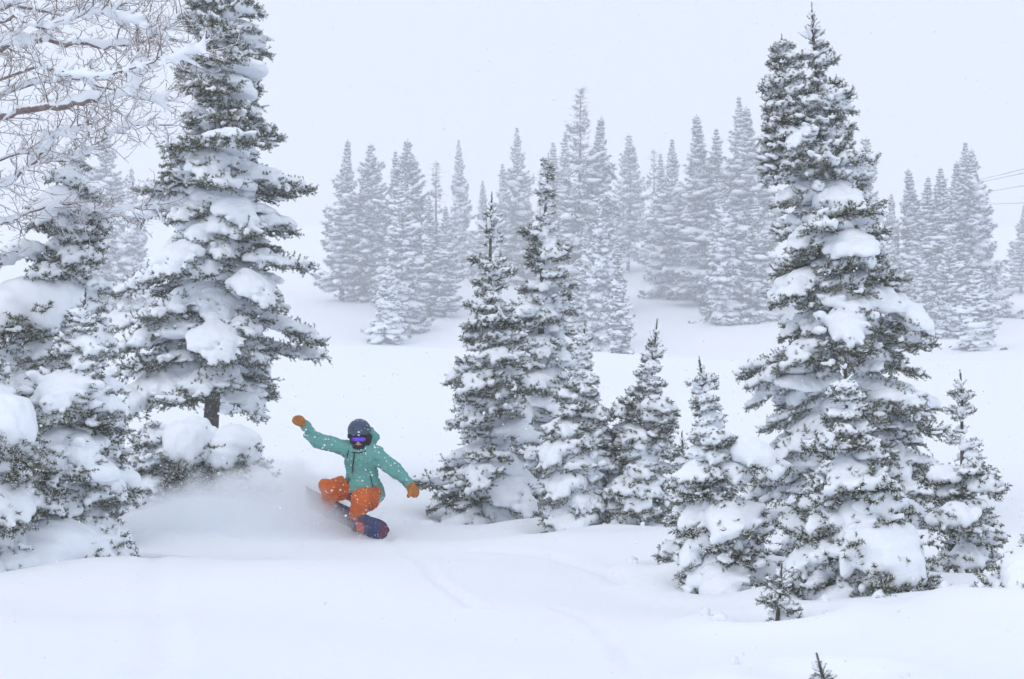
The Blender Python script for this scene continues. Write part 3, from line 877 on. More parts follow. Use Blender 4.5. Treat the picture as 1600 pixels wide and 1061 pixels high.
PROTO = {
    'full':   far_proto(1, 22, 4.6, 1.0, 1.0),
    'full2':  far_proto(2, 22, 4.0, 0.95, 0.95, slim_top=0.2),
    'slim':   far_proto(3, 22, 2.9, 0.9, 0.9, slim_top=0.3),
    'slim2':  far_proto(4, 22, 3.1, 0.85, 0.85, slim_top=0.3, clear=0.1),
    'young':  far_proto(5, 12, 2.9, 0.8, 1.25),
    'ragged': far_proto(6, 24, 4.6, 0.75, 0.7, clear=0.12, sparse=0.85),
    'dead':   far_proto(8, 27, 3.6, 0.75, 0.7, dead_top=0.45, sparse=0.9),
    'spar':   far_proto(9, 20, 1.5, 0.6, 0.35, dead_top=0.95, sparse=0.6),
}
FAR = [
    # u, v_top, v_base, proto, width factor, label
    (537, 217, 470, 'slim2', 1.0, "hazy slender spruce on a bare lower stem, first on the left of the far group"),
    (583, 222, 468, 'ragged', 0.9, "hazy bushy-topped spruce beside the bare-stemmed slender one"),
    (568, 268, 470, 'slim', 1.0, "narrow hazy spruce squeezed between the bare-stemmed and the bushy-topped ones"),
    (617, 235, 478, 'slim', 1.0, "thin pale spruce in the far left group, just left of its ragged tree"),
    (643, 217, 482, 'ragged', 1.0, "ragged broad-armed spruce standing highest in the far left group"),
    (630, 272, 520, 'full2', 0.85, "snow-crusted cone-shaped spruce in front of the ragged broad-armed one"),
    (606, 415, 536, 'young', 0.95, "short snow-white spruce standing lowest on the slope of the far left group"),
    (651, 420, 516, 'young', 0.8, "small white spruce at the foot of the snow-crusted cone-shaped one"),
    (672, 305, 494, 'slim', 1.0, "thin snowy spruce right of the far left group's cone-shaped tree"),
    (686, 250, 486, 'spar', 1.0, "bare pale spar fading in the haze above two snowy spruces"),
    (694, 320, 495, 'slim2', 1.15, "snowy narrow spruce at the right end of the far left group"),
    (722, 218, 432, 'full2', 0.75, "hazy pointed spruce standing alone in the gap before the middle firs"),
    (757, 282, 440, 'full2', 0.85, "small hazy spruce behind the spindly fir leader"),
    (790, 255, 445, 'slim', 1.0, "narrow hazy spruce left of the tall pointed one behind the middle firs"),
    (814, 198, 440, 'full2', 0.85, "tall pointed hazy spruce seen between the two dark middle firs"),
    (846, 262, 425, 'spar', 0.8, "faint bare pole just behind the taller dark fir's tip"),
    (864, 222, 445, 'slim', 1.1, "hazy spruce peeking over the taller dark fir's tip"),
    (883, 204, 450, 'slim', 0.9, "thin dark hazy spire left of the dead-topped spruce"),
    (905, 138, 500, 'dead', 1.0, "tall dead-topped spruce with twiggy bare crown, highest of the far trees"),
    (931, 180, 495, 'slim2', 1.0, "tall thin spruce touching the dead-topped one on its right"),
    (940, 300, 545, 'full', 0.75, "snow-loaded full spruce in front of the dead-topped one"),
    (915, 345, 520, 'full2', 0.8, "snowy spruce just right of the dark middle firs"),
    (970, 395, 590, 'slim', 0.8, "narrow white spruce column standing lowest below the dead-topped one"),
    (982, 208, 424, 'ragged', 0.9, "dark hazy spruce with layered arms, right of the dead-topped one"),
    (1018, 232, 430, 'spar', 0.9, "faint bare pole in the gap behind the slender candle-topped fir"),
    (1047, 218, 466, 'full2', 0.95, "hazy spruce on a visible short trunk above the slender candle-topped fir"),
    (1034, 240, 440, 'slim', 1.0, "pale narrow spruce at the left shoulder of the short-trunked one"),
    (1095, 180, 478, 'slim2', 1.2, "tall hazy spruce, first of the row left of the twin-topped fir"),
    (1117, 200, 470, 'slim', 1.1, "thin hazy spruce second in the row left of the twin-topped fir"),
    (1155, 150, 480, 'full2', 0.85, "tallest hazy spruce in the row left of the twin-topped fir"),
    (1174, 165, 485, 'slim2', 1.2, "hazy spruce right behind the twin-topped fir's left edge"),
    (1128, 285, 502, 'full', 0.9, "snow-plastered full spruce in front of the row left of the twin-topped fir"),
    (1180, 300, 500, 'full2', 1.0, "snowy spruce half hidden by the twin-topped fir's left boughs"),
    (1345, 212, 480, 'ragged', 0.9, "hazy spruce top showing over the twin-topped fir's right shoulder"),
    (1390, 300, 490, 'full', 0.7, "pale spruce half hidden by the twin-topped fir's right boughs"),
    (1427, 262, 490, 'slim2', 1.2, "hazy spruce, first clear spire right of the twin-topped fir"),
    (1448, 276, 500, 'slim', 1.3, "hazy spruce, second clear spire right of the twin-topped fir"),
    (1464, 262, 498, 'slim', 1.3, "hazy spruce, third clear spire right of the twin-topped fir"),
    (1479, 275, 500, 'slim2', 1.2, "hazy spruce, fourth clear spire right of the twin-topped fir"),
    (1497, 250, 492, 'slim2', 1.1, "blunt grey spruce top left of the two thin leaning spires"),
    (1511, 222, 488, 'full2', 1.05, "left of two thin spires rising highest in the far right group"),
    (1522, 230, 492, 'full', 0.85, "right of two thin spires in the far right group, broad at its base"),
    (1440, 375, 520, 'full', 0.95, "snowy broad spruce in front of the far right group's left half"),
    (1480, 360, 528, 'full2', 0.95, "snowy spruce column in front of the far right group's middle"),
    (1528, 420, 546, 'young', 1.05, "short snow-white spruce standing lowest of the far right group"),
    (1597, 318, 457, 'slim2', 1.2, "hazy spruce with a bare tip cut by the right edge under the cables"),
    (165, 185, 470, 'full2', 0.95, "pale snowy spruce seen through the bare branches behind the forked-leader fir"),
    (205, 260, 480, 'full', 0.8, "pale spruce between the bare branches and the tall dark fir"),
    (120, 240, 470, 'slim2', 1.0, "faint spruce farther left behind the bare tree's lower twigs"),
]
def far_tree(u, vt, vb, kind, wf, label, i):
    p = on_ground(u, vb, 110, 300)
    H = (vb - vt) / F_PX * p[1]
    tr, fo, sw, H0 = PROTO[kind]
    s = H / H0
    rnd = random.Random(1000 + i)
    root = empty("spruce_tree", p, (rnd.uniform(-0.03, 0.03), rnd.uniform(-0.03, 0.03), rnd.random() * 6.28))
    wx = wf * 1.3
    root.scale = (s * wx, s * wx, s)
    tag(root, label, "tree", "far spruces fading in the haze")
    add_obj("trunk", tr, root)
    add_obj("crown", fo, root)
    add_obj("snow_load", sw, root)["kind"] = "stuff"
for i, a in enumerate(FAR):
    far_tree(*a, i)

# ------------------------------------------------------------------ ground sheet
RY = 16.6                                                # rider's distance
P0 = at(560, 830, RY)
def g_px(pts):
    return np.array([on_ground(u, v, 5.5, 26)[:2] for u, v in pts])
TRACKS.append((g_px([(604, 836), (640, 868), (680, 905), (742, 950)]), 0.04, 0.036))
TRACKS.append((g_px([(870, 950), (920, 968), (960, 1005), (1003, 1056)]), 0.035, 0.03))
TRACKS.append((g_px([(232, 880), (246, 950), (262, 1030), (220, 1056)]), 0.07, 0.03))
TRACKS.append((g_px([(740, 860), (860, 868), (930, 890), (980, 915)]), 0.08, 0.03))
def build_ground():
    def axis(lo, hi, c, n, fine):
        s = np.linspace(-1, 1, n)
        a = np.sinh(s * fine) / math.sinh(fine)
        return np.where(a < 0, c + a * (c - lo), c + a * (hi - c))
    xs = axis(-230, 230, 0.0, 430, 5.2)
    ys = axis(-55, 430, 12.0, 620, 4.6)
    X, Yg = np.meshgrid(xs, ys, indexing='ij')
    Z = ground_z(X.ravel(), Yg.ravel())
    V = np.stack([X.ravel(), Yg.ravel(), Z], 1)
    nx, ny = len(xs), len(ys)
    i = np.arange(nx - 1)[:, None] * ny; j = np.arange(ny - 1)[None, :]
    Q = np.stack([i + j, i + ny + j, i + ny + j + 1, i + j + 1], -1).reshape(-1, 4)
    g = add_obj("ground", np_mesh("ground", V, quads=Q, mats=[M_GROUND]))
    tag(g, "smooth deep powder snow slope with faint tracks", "snow slope", kind="structure")
build_ground()
# ------------------------------------------------------------------ snowboarder
def plain(name, col, rough=0.8, var=0.12, nscale=30.0, bstr=0.25, spec=0.3, fold=0.0):
    m, nt, p = new_mat(name)
    n = noise_node(nt, nscale, 4.0)
    r = ramp(nt, n.outputs['Fac'], [(0.3, tuple(c * (1 - var) for c in col)), (0.7, tuple(min(1, c * (1 + var)) for c in col))])
    nt.links.new(r.outputs[0], p.inputs['Base Color'])
    p.inputs['Roughness'].default_value = rough; p.inputs['Specular IOR Level'].default_value = spec
    if fold:
        n2 = noise_node(nt, 9.0, 3.0, rough=0.6)
        bump(nt, p, n2.outputs['Fac'], fold, 0.09)
    else:
        bump(nt, p, n.outputs['Fac'], bstr, 0.004)
    return m
M_JACKET = plain("jacket_teal", (0.135, 0.365, 0.325), 0.75, 0.10, 6.0, fold=0.6)
M_PANTS = plain("trouser_orange", (0.58, 0.118, 0.014), 0.75, 0.12, 7.0, fold=0.55)
M_MITT = plain("mitten_tan", (0.42, 0.15, 0.025), 0.7, 0.25, 25.0)
M_HELMET = plain("helmet_navy", (0.045, 0.07, 0.13), 0.45, 0.25, 12.0, 0.05, 0.4)
M_BLACK = plain("black_fabric", (0.012, 0.013, 0.016), 0.8)
M_SKIN = plain("skin", (0.55, 0.28, 0.19), 0.55, 0.06, 20.0, 0.05)
M_BOOT = plain("boot_dark", (0.025, 0.024, 0.026), 0.6)
M_FLECK = snow_mat("snow_flecks", bscale=60.0)

def lens_mat():
    m, nt, p = new_mat("goggle_lens")
    tc = nt.nodes.new("ShaderNodeTexCoord"); sp = nt.nodes.new("ShaderNodeSeparateXYZ")
    nt.links.new(tc.outputs['Generated'], sp.inputs[0])
    r = ramp(nt, sp.outputs['X'], [(0.0, (0.10, 0.05, 0.55)), (0.35, (0.24, 0.05, 0.75)), (0.6, (0.07, 0.10, 0.80)), (1.0, (0.40, 0.04, 0.62))])
    nt.links.new(r.outputs[0], p.inputs['Base Color'])
    p.inputs['Metallic'].default_value = 0.55; p.inputs['Roughness'].default_value = 0.22
    return m
M_LENS = lens_mat()

def deck_mat():
    """Topsheet print: dark plum, coral patch, navy nose, maroon tip."""
    m, nt, p = new_mat("snowboard_print")
    tc = nt.nodes.new("ShaderNodeTexCoord"); sp = nt.nodes.new("ShaderNodeSeparateXYZ")
    nt.links.new(tc.outputs['Object'], sp.inputs[0])
    n = noise_node(nt, 7.0, 2.0)
    ad = nt.nodes.new("ShaderNodeMath"); ad.operation = 'MULTIPLY_ADD'; ad.inputs[1].default_value = 0.16
    nt.links.new(n.outputs['Fac'], ad.inputs[0]); nt.links.new(sp.outputs['X'], ad.inputs[2])
    mr = nt.nodes.new("ShaderNodeMapRange"); mr.inputs['From Min'].default_value = -0.75; mr.inputs['From Max'].default_value = 0.85
    nt.links.new(ad.outputs[0], mr.inputs['Value'])
    r = ramp(nt, mr.outputs[0], [(0.0, (0.05, 0.02, 0.09)), (0.55, (0.055, 0.02, 0.085)), (0.70, (0.13, 0.025, 0.07)), (0.795, (0.012, 0.022, 0.12)), (0.93, (0.12, 0.012, 0.05))])
    r.color_ramp.interpolation = 'CONSTANT'
    # coral patch along the toe side of the nose
    mx = nt.nodes.new("ShaderNodeMix"); mx.data_type = 'RGBA'
    def rng(sock, a, b):
        g = nt.nodes.new("ShaderNodeMath"); g.operation = 'GREATER_THAN'; g.inputs[1].default_value = a
        l = nt.nodes.new("ShaderNodeMath"); l.operation = 'LESS_THAN'; l.inputs[1].default_value = b
        k = nt.nodes.new("ShaderNodeMath"); k.operation = 'MULTIPLY'
        nt.links.new(sock, g.inputs[0]); nt.links.new(sock, l.inputs[0])
        nt.links.new(g.outputs[0], k.inputs[0]); nt.links.new(l.outputs[0], k.inputs[1])
        return k.outputs[0]
    k = nt.nodes.new("ShaderNodeMath"); k.operation = 'MULTIPLY'
    nt.links.new(rng(ad.outputs[0], 0.30, 0.50), k.inputs[0]); nt.links.new(rng(sp.outputs['Y'], 0.0, 0.13), k.inputs[1])
    nt.links.new(k.outputs[0], mx.inputs['Factor']); nt.links.new(r.outputs[0], mx.inputs['A'])
    mx.inputs['B'].default_value = (0.62, 0.10, 0.06, 1)
    nt.links.new(mx.outputs['Result'], p.inputs['Base Color'])
    p.inputs['Roughness'].default_value = 0.35
    return m

def person():
    root = empty("person", P0)
    tag(root, "snowboarder in teal jacket, orange trousers and navy helmet, crouching with arms spread", "person")
    def sd(name, prims, mat, h=0.011, k=0.02, noise=0.0, nf=20, cut=None, parent=root, seed=0, relax=1):
        V, Q = sdf_mesh(prims, h, k, noise, nf, seed, cut, relax)
        return add_obj(name, np_mesh(name, V, quads=Q, mats=[mat]), parent), V
    SH_R, EL_R, WR_R = (-0.13, 0.0, 0.955), (-0.475, -0.03, 1.06), (-0.60, -0.10, 1.235)
    SH_L, EL_L, WR_L = (0.19, 0.02, 0.905), (0.42, -0.02, 0.715), (0.60, -0.08, 0.56)
    HIP_R, KN_R, AN_R = (-0.05, 0.12, 0.46), (-0.315, -0.17, 0.52), (-0.35, 0.12, 0.33)
    HIP_L, KN_L, AN_L = (0.15, 0.10, 0.43), (0.065, -0.38, 0.42), (0.02, -0.16, 0.24)
    # body: one continuous skin
    sd("body", [ell_((0.01, -0.005, 1.15), (0.080, 0.100, 0.120)), ell_((0.01, -0.055, 1.06), (0.055, 0.055, 0.065)),
                cap_((0.01, -0.105, 1.085), (0.01, -0.122, 1.045), 0.012, 0.017), ell_((0.01, -0.098, 1.005), (0.028, 0.022, 0.012)),
                ell_((-0.075, 0.0, 1.10), (0.012, 0.022, 0.032)), ell_((0.095, 0.0, 1.10), (0.012, 0.022, 0.032)),
                cap_((0.015, 0.02, 1.05), (0.02, 0.02, 0.92), 0.055, 0.06),
                cap_((0.03, 0.03, 0.86), (0.05, 0.1, 0.55), 0.14, 0.14), cap_(SH_R, SH_L, 0.06),
                cap_(SH_R, EL_R, 0.055, 0.042), cap_(EL_R, WR_R, 0.042, 0.03), cap_(SH_L, EL_L, 0.055, 0.042), cap_(EL_L, WR_L, 0.042, 0.03),
                cap_(WR_R, (-0.69, -0.125, 1.30), 0.03, 0.028), cap_(WR_L, (0.66, -0.10, 0.47), 0.03, 0.028),
                cap_(HIP_R, KN_R, 0.085, 0.06), cap_(KN_R, AN_R, 0.055, 0.04), cap_(HIP_L, KN_L, 0.085, 0.06), cap_(KN_L, AN_L, 0.055, 0.04)],
       M_SKIN, 0.010, 0.012)
    # jacket with hood, hem and sleeves
    jk = [ell_((0.03, 0.02, 0.84), (0.195, 0.155, 0.175)), ell_((0.04, 0.06, 0.66), (0.185, 0.165, 0.16)), ell_((0.07, 0.07, 0.52), (0.205, 0.20, 0.13)),
          ell_((0.19, 0.05, 0.42), (0.10, 0.15, 0.09)), ell_((0.0, -0.04, 0.50), (0.15, 0.13, 0.11)), ell_((0.15, -0.06, 0.40), (0.12, 0.13, 0.10)), cap_(SH_R, SH_L, 0.088, 0.095),
          cap_(SH_R, EL_R, 0.092, 0.076), cap_(EL_R, WR_R, 0.078, 0.058), cap_(SH_L, EL_L, 0.095, 0.08), cap_(EL_L, WR_L, 0.080, 0.062),
          # sleeve folds
          cap_((-0.40, -0.07, 0.985), (-0.46, -0.08, 1.09), 0.03), cap_((-0.52, -0.09, 1.10), (-0.60, -0.04, 1.12), 0.035),
          cap_((0.37, -0.06, 0.80), (0.33, -0.07, 0.74), 0.032), cap_((0.47, -0.07, 0.71), (0.43, -0.09, 0.65), 0.032), cap_((0.53, -0.09, 0.66), (0.50, -0.11, 0.60), 0.026),
          # hood lying behind the head on one side, collar
          cap_((0.09, 0.05, 0.985), (0.165, 0.06, 1.10), 0.075, 0.068), cap_((0.165, 0.06, 1.10), (0.13, 0.10, 1.17), 0.06, 0.05), cap_((-0.10, 0.09, 1.0), (0.10, 0.12, 1.02), 0.06),
          cap_((-0.085, -0.03, 0.965), (0.0, -0.105, 0.945), 0.038), cap_((0.0, -0.105, 0.945), (0.11, -0.05, 0.975), 0.038)]
    def jcut(Fd, ax):
        X = ax[0][:, None, None]; Y = ax[1][None, :, None]; Z = ax[2][None, None, :]
        hem = (0.425 - 0.46 * X + 0.25 * np.clip(Y, -0.2, 0.2) * 0) - Z           # slanting hem
        hem = np.where((np.abs(X) < 0.36) & (Z < 0.62), hem, -1)
        Fd = np.maximum(Fd, hem)
        head = np.sqrt(((X - 0.012) / 0.105) ** 2 + ((Y + 0.015) / 0.13) ** 2 + ((Z - 1.10) / 0.15) ** 2) - 1
        return np.maximum(Fd, -head * 0.1)
    jo, JV = sd("jacket", jk, M_JACKET, 0.0105, 0.016, 0.017, 27, jcut)
    def fy(x, z, V=JV):
        d = np.hypot(V[:, 0] - x, V[:, 2] - z); m = d < 0.03
        return V[m, 1].min() if m.any() else -0.1
    def strip(name, pts, r, mat, parent=jo, lift=0.002):
        P = np.array([(x, fy(x, z) - lift, z) for x, z in pts])
        v, q = tube(P, r, 5); g = Geo(); g.add(v, quads=q)
        add_obj(name, g.mesh(name, [mat]), parent)
    strip("zip", [(-0.03, 0.93), (-0.035, 0.88), (-0.045, 0.82), (-0.055, 0.76), (-0.06, 0.68)], 0.0065, M_BLACK)
    strip("chest_flap", [(-0.06, 0.935), (0.02, 0.925), (0.10, 0.94)], 0.006, M_BLACK)
    strip("pocket", [(-0.10, 0.63), (-0.11, 0.57), (-0.125, 0.52)], 0.005, M_BLACK)
    strip("pocket", [(0.15, 0.66), (0.165, 0.60), (0.185, 0.53)], 0.005, M_BLACK)
    strip("seam", [(-0.16, 0.80), (-0.08, 0.805), (0.0, 0.80), (0.10, 0.795), (0.19, 0.78)], 0.004, M_JACKET, lift=0.001)
    strip("drawcord", [(-0.10, 0.95), (-0.115, 0.90), (-0.12, 0.87)], 0.005, M_BLACK)
    for c, w in ((WR_R, EL_R), (WR_L, EL_L)):
        c = np.array(c); w = np.array(w); d = (c - w) / np.linalg.norm(c - w)
        v, q = tube([c - d * 0.03, c - d * 0.015, c + d * 0.012, c + d * 0.02], [0.064, 0.067, 0.066, 0.05], 12); g = Geo(); g.add(v, quads=q)
        add_obj("cuff", g.mesh("cuff", [M_JACKET]), jo)
    sd("hood_lining", [cap_((0.115, -0.01, 1.03), (0.135, 0.0, 1.10), 0.028, 0.03), cap_((0.06, -0.075, 0.985), (0.115, -0.01, 1.03), 0.03, 0.03)], M_BLACK, 0.008, 0.01, parent=jo)
    # trousers
    def tcut(Fd, ax):
        return Fd
    to, TV = sd("trousers", [cap_(HIP_R, KN_R, 0.130, 0.108), cap_(KN_R, AN_R, 0.098, 0.095), cap_(HIP_L, KN_L, 0.140, 0.092), cap_(KN_L, AN_L, 0.095, 0.095), cap_((0.02, -0.44, 0.46), (0.13, -0.40, 0.47), 0.04), cap_((-0.38, -0.22, 0.57), (-0.26, -0.23, 0.60), 0.045), cap_((0.12, -0.30, 0.50), (0.20, -0.20, 0.42), 0.045), cap_((-0.20, -0.15, 0.60), (-0.12, -0.10, 0.50), 0.05), cap_((0.0, -0.36, 0.30), (0.10, -0.33, 0.27), 0.04),
                   cap_(HIP_R, HIP_L, 0.14), ell_((0.14, -0.12, 0.36), (0.10, 0.16, 0.10)), cap_((0.02, -0.38, 0.36), (0.12, -0.36, 0.33), 0.04), cap_((-0.36, -0.16, 0.42), (-0.25, -0.2, 0.42), 0.04)],
                M_PANTS, 0.011, 0.014, 0.017, 28, seed=4)
    # boots
    for a, foot in ((AN_R, (-0.35, 0.22, 0.31)), (AN_L, (0.0, -0.09, 0.20))):
        a = np.array(a); f = np.array(foot); toe = np.array([0.0, -0.33, 0.94])
        sd("boot", [cap_(a, f - toe * 0.05, 0.075, 0.065), cap_(f - toe * 0.10, f + toe * 0.13, 0.056, 0.05)], M_BOOT, 0.012, 0.015)
    # mittens with thumbs
    sd("mitten", [cap_((-0.615, -0.108, 1.25), (-0.66, -0.12, 1.295), 0.052, 0.058), ell_((-0.695, -0.13, 1.305), (0.062, 0.045, 0.055)), cap_((-0.655, -0.15, 1.27), (-0.615, -0.195, 1.295), 0.026, 0.022)], M_MITT, 0.008, 0.012, 0.004, 40)
    sd("mitten", [cap_((0.605, -0.085, 0.55), (0.64, -0.10, 0.50), 0.054, 0.06), ell_((0.665, -0.11, 0.46), (0.055, 0.048, 0.066)), cap_((0.625, -0.14, 0.48), (0.60, -0.175, 0.43), 0.026, 0.022)], M_MITT, 0.008, 0.012, 0.004, 40)
    # neck gaiter
    sd("neck_gaiter", [ell_((0.012, -0.045, 0.975), (0.078, 0.085, 0.05)), ell_((0.012, -0.10, 0.985), (0.045, 0.03, 0.022))], M_BLACK, 0.008, 0.01, 0.005, 40)
    # helmet with face opening
    def hcut(Fd, ax):
        X = ax[0][:, None, None]; Y = ax[1][None, :, None]; Z = ax[2][None, None, :]
        face = np.maximum(Z - 1.135, Y + 0.015)                     # below the brim, in front of the ears
        low = (1.03 + 0.12 * np.clip(-Y, -0.3, 0.3)) - Z
        return np.maximum(np.maximum(Fd, -face), low)
    ho, HV = sd("helmet", [ell_((0.01, 0.005, 1.175), (0.136, 0.155, 0.138)), ell_((0.01, -0.105, 1.145), (0.09, 0.05, 0.022))], M_HELMET, 0.008, 0.01, cut=hcut)
    for sx in (-0.05, 0.0, 0.05):                                   # vents
        g = Geo(); v, q = tube([(0.01 + sx, -0.105, 1.255 - abs(sx) * 0.5), (0.01 + sx * 1.1, -0.07, 1.285 - abs(sx) * 0.5)], [0.009, 0.009], 6); g.add(v, quads=q)
        add_obj("vent", g.mesh("vent", [M_BLACK]), ho)
    # goggles
    go, _ = sd("goggles", [ell_((0.012, -0.055, 1.078), (0.112, 0.085, 0.062))], M_BLACK, 0.007, 0.008,
               cut=lambda Fd, ax: np.maximum(Fd, ax[1][None, :, None] + 0.04 + 0 * Fd))
    def lcut(Fd, ax):
        X = ax[0][:, None, None]; Z = ax[2][None, None, :]; Y = ax[1][None, :, None]
        nose = 0.026 - np.hypot((X - 0.012) * 0.9, Z - 1.028)
        return np.maximum(np.maximum(Fd, nose), Y + 0.06)
    sd("lens", [ell_((0.012, -0.062, 1.080), (0.101, 0.090, 0.050))], M_LENS, 0.006, 0.006, cut=lcut, parent=go)
    ring = [(0.012 + 0.139 * math.sin(a), 0.005 - 0.158 * math.cos(a), 1.10 + 0.03 * (1 - math.cos(a)) / 2) for a in np.linspace(0.75, 2 * math.pi - 0.75, 26)]
    g = Geo()
    P = np.array(ring); v = np.concatenate([P + [0, 0, -0.019], P + [0, 0, 0.019]]); n = len(P)
    g.add(v, quads=[(i, i + 1, n + i + 1, n + i) for i in range(n - 1)])
    add_obj("strap", g.mesh("strap", [M_BLACK]), go)
    # snow stuck to the clothes
    rs = np.random.RandomState(3); g = Geo()
    for V, num in ((JV, 170), (TV, 110), (HV, 26)):
        m = V[(V[:, 1] < np.median(V[:, 1]) + 0.02)]
        for c in m[rs.randint(0, len(m), num)]:
            r = 0.0028 + 0.010 * rs.rand() ** 3.2
            g.add(ICO_V * (r * rs.uniform(0.8, 1.4), r * 0.8, r) * (1 + 0.2 * rs.normal(size=(len(ICO_V), 1)) * 0.5) + c + [0, -0.003, 0], ICO_F)
    add_obj("snow_flecks", g.mesh("snow_flecks", [M_FLECK]), root)["kind"] = "stuff"
    return root
person()

def snowboard():
    d = np.array([0.72, -0.66, -0.22]); d /= np.linalg.norm(d)
    w = np.array([0.0, 0.316, -0.949]); w -= d * (w @ d); w /= np.linalg.norm(w)   # heel edge dug in, base towards the viewer
    nn = np.cross(d, w)
    c = P0 + np.array([-0.215, 0.0, 0.215])
    root = empty("snowboard", c)
    from mathutils import Matrix
    root.matrix_world = Matrix(((d[0], w[0], nn[0], c[0]), (d[1], w[1], nn[1], c[1]), (d[2], w[2], nn[2], c[2]), (0, 0, 0, 1)))
    tag(root, "dark plum snowboard with coral patch and navy nose under the rider", "snowboard")
    L, W = 1.5, 0.275
    s = np.linspace(-1, 1, 61)
    half = 0.5 * W * (0.88 + 0.12 * s ** 2) * np.sqrt(np.clip(1 - np.clip((np.abs(s) - 0.80) / 0.20, 0, 1) ** 2.2, 0.0004, 1))
    lift = 0.10 * np.clip((np.abs(s) - 0.74) / 0.26, 0, 1) ** 2
    def sheet(zo, inset):
        X = []; ny = 9
        for i, si in enumerate(s):
            for t in np.linspace(-1, 1, ny):
                X.append((si * (L / 2 - inset), t * max(half[i] - inset, 0.001), lift[i] + zo))
        q = [(i * ny + j, (i + 1) * ny + j, (i + 1) * ny + j + 1, i * ny + j + 1) for i in range(60) for j in range(ny - 1)]
        return np.array(X), np.array(q)
    M_PRINT = deck_mat()
    g = Geo(); v, q = sheet(0.006, 0.0); g.add(v, quads=q); add_obj("deck", g.mesh("deck", [M_BOOT]), root)
    g = Geo(); v, q = sheet(-0.006, 0.0); g.add(v, quads=q[:, ::-1]); add_obj("base", g.mesh("base", [M_PRINT]), root)
    rim = np.concatenate([np.stack([s * L / 2, half, lift], 1), np.stack([s * L / 2, -half, lift], 1)[::-1]])
    rim = np.vstack([rim, rim[:1]])
    g = Geo(); v, q = tube(rim, 0.007, 5); g.add(v, quads=q); add_obj("edge", g.mesh("edge", [M_BLACK]), root)
    for x in (-0.25, 0.25):
        pr = [cap_((x, -0.11, 0.022), (x, 0.11, 0.022), 0.05, 0.055)]
        V, Q = sdf_mesh(pr, 0.012, 0.012, cut=lambda Fd, ax: np.maximum(Fd, ax[2][None, None, :] - 0.03))
        b = add_obj("binding", np_mesh("binding", V, quads=Q, mats=[M_BOOT]), root)
        for y in (-0.05, 0.04):
            a = np.linspace(0, math.pi, 9)
            g = Geo(); v, q = tube(np.stack([x + 0.078 * np.cos(a), np.full(9, y), 0.02 + 0.11 * np.sin(a)], 1), 0.012, 5); g.add(v, quads=q)
            add_obj("strap", g.mesh("strap", [M_BLACK]), b)
        a = np.linspace(0.35, math.pi - 0.35, 9)
        P = np.stack([x + 0.085 * np.cos(a), 0.06 + 0.075 * np.sin(a), np.zeros(9)], 1)
        v = np.concatenate([P + [0, 0, 0.02], P + [0, 0.03, 0.24]]); g = Geo(); g.add(v, quads=[(i, i + 1, 10 + i, 9 + i) for i in range(8)])
        add_obj("highback", g.mesh("highback", [M_BOOT]), b)
snowboard()

# ------------------------------------------------------------------ small things lying on the slope
def snow_lump(u, v, r, label, sq=0.8):
    p = on_ground(u, v, 8, 26); rs = np.random.RandomState(int(u))
    pr = [ell_((0, 0, r * 0.4), (r, r * 0.9, r * sq)), ell_((r * 0.5, 0.1 * r, r * 0.2), (r * 0.8, r * 0.8, r * 0.5))]
    V, Q = sdf_mesh(pr, r / 9, r * 0.15, r * 0.12, 3.5 / r, int(u))
    tag(add_obj("snow_lump", np_mesh("snow_lump", V, quads=Q, mats=[M_SNOW]), None, p), label, "snow lump", "loose lumps of snow")
snow_lump(640, 822, 0.075, "small loose snow lump beyond the snowboard's nose", 1.0)
snow_lump(667, 826, 0.10, "low soft snow mound right beside the small loose lump", 0.5)
snow_lump(1182, 925, 0.10, "snow heap at the foot of the leaning young fir", 1.0)
def fallen_clumps():
    rs = np.random.RandomState(31); g = Geo()
    for k in range(260):
        wx, wy, r, d, rim = WELLS[rs.randint(0, len(WELLS))]
        a = rs.uniform(0, 6.28); q = r * rs.uniform(0.9, 2.3)
        x, y = wx + q * math.cos(a), wy + q * math.sin(a)
        z = float(ground_z(np.array([x]), np.array([y]))[0]); sz = 0.008 + 0.035 * rs.rand() ** 3
        g.add(ICO_V * (1 + 0.18 * rs.normal(size=(len(ICO_V), 1))) * sz * rs.uniform(0.7, 1.3, 3) + [x, y, z + sz * 0.2], ICO_F)
    tag(add_obj("fallen_clumps", g.mesh("fallen_clumps", [M_SNOW])), "small crumbs of snow dropped around the near firs", "snow crumbs", kind="stuff")
fallen_clumps()
def sprig(u, v, s, label, tilt=0.5):
    p = on_ground(u, v, 6.5, 30); fol, snow = LEADERS[0]
    root = empty("fir_sprig", p - np.array([0, 0, 0.25 * s]), (0.2, tilt, u % 6))
    tag(root, label, "sprig", "fir sprig tips poking out of the snow")
    add_obj("shoot", fol, root, scale=(s, s, s)); 
sprig(454, 914, 0.07, "tiny brown sprig tip alone in the open snow below the powder cloud", 0.9)
sprig(613, 775, 0.16, "tiny sprig tip below the rider's lower arm, nearest the orange knee")
sprig(628, 784, 0.14, "tiny sprig tip in the snow straight below the lower mitten")
sprig(667, 795, 0.14, "tiny sprig tip at the foot of the spindly-leadered fir's left boughs")
sprig(1398, 958, 0.12, "tiny sprig tip beside the huge rounded snow cap's fir")

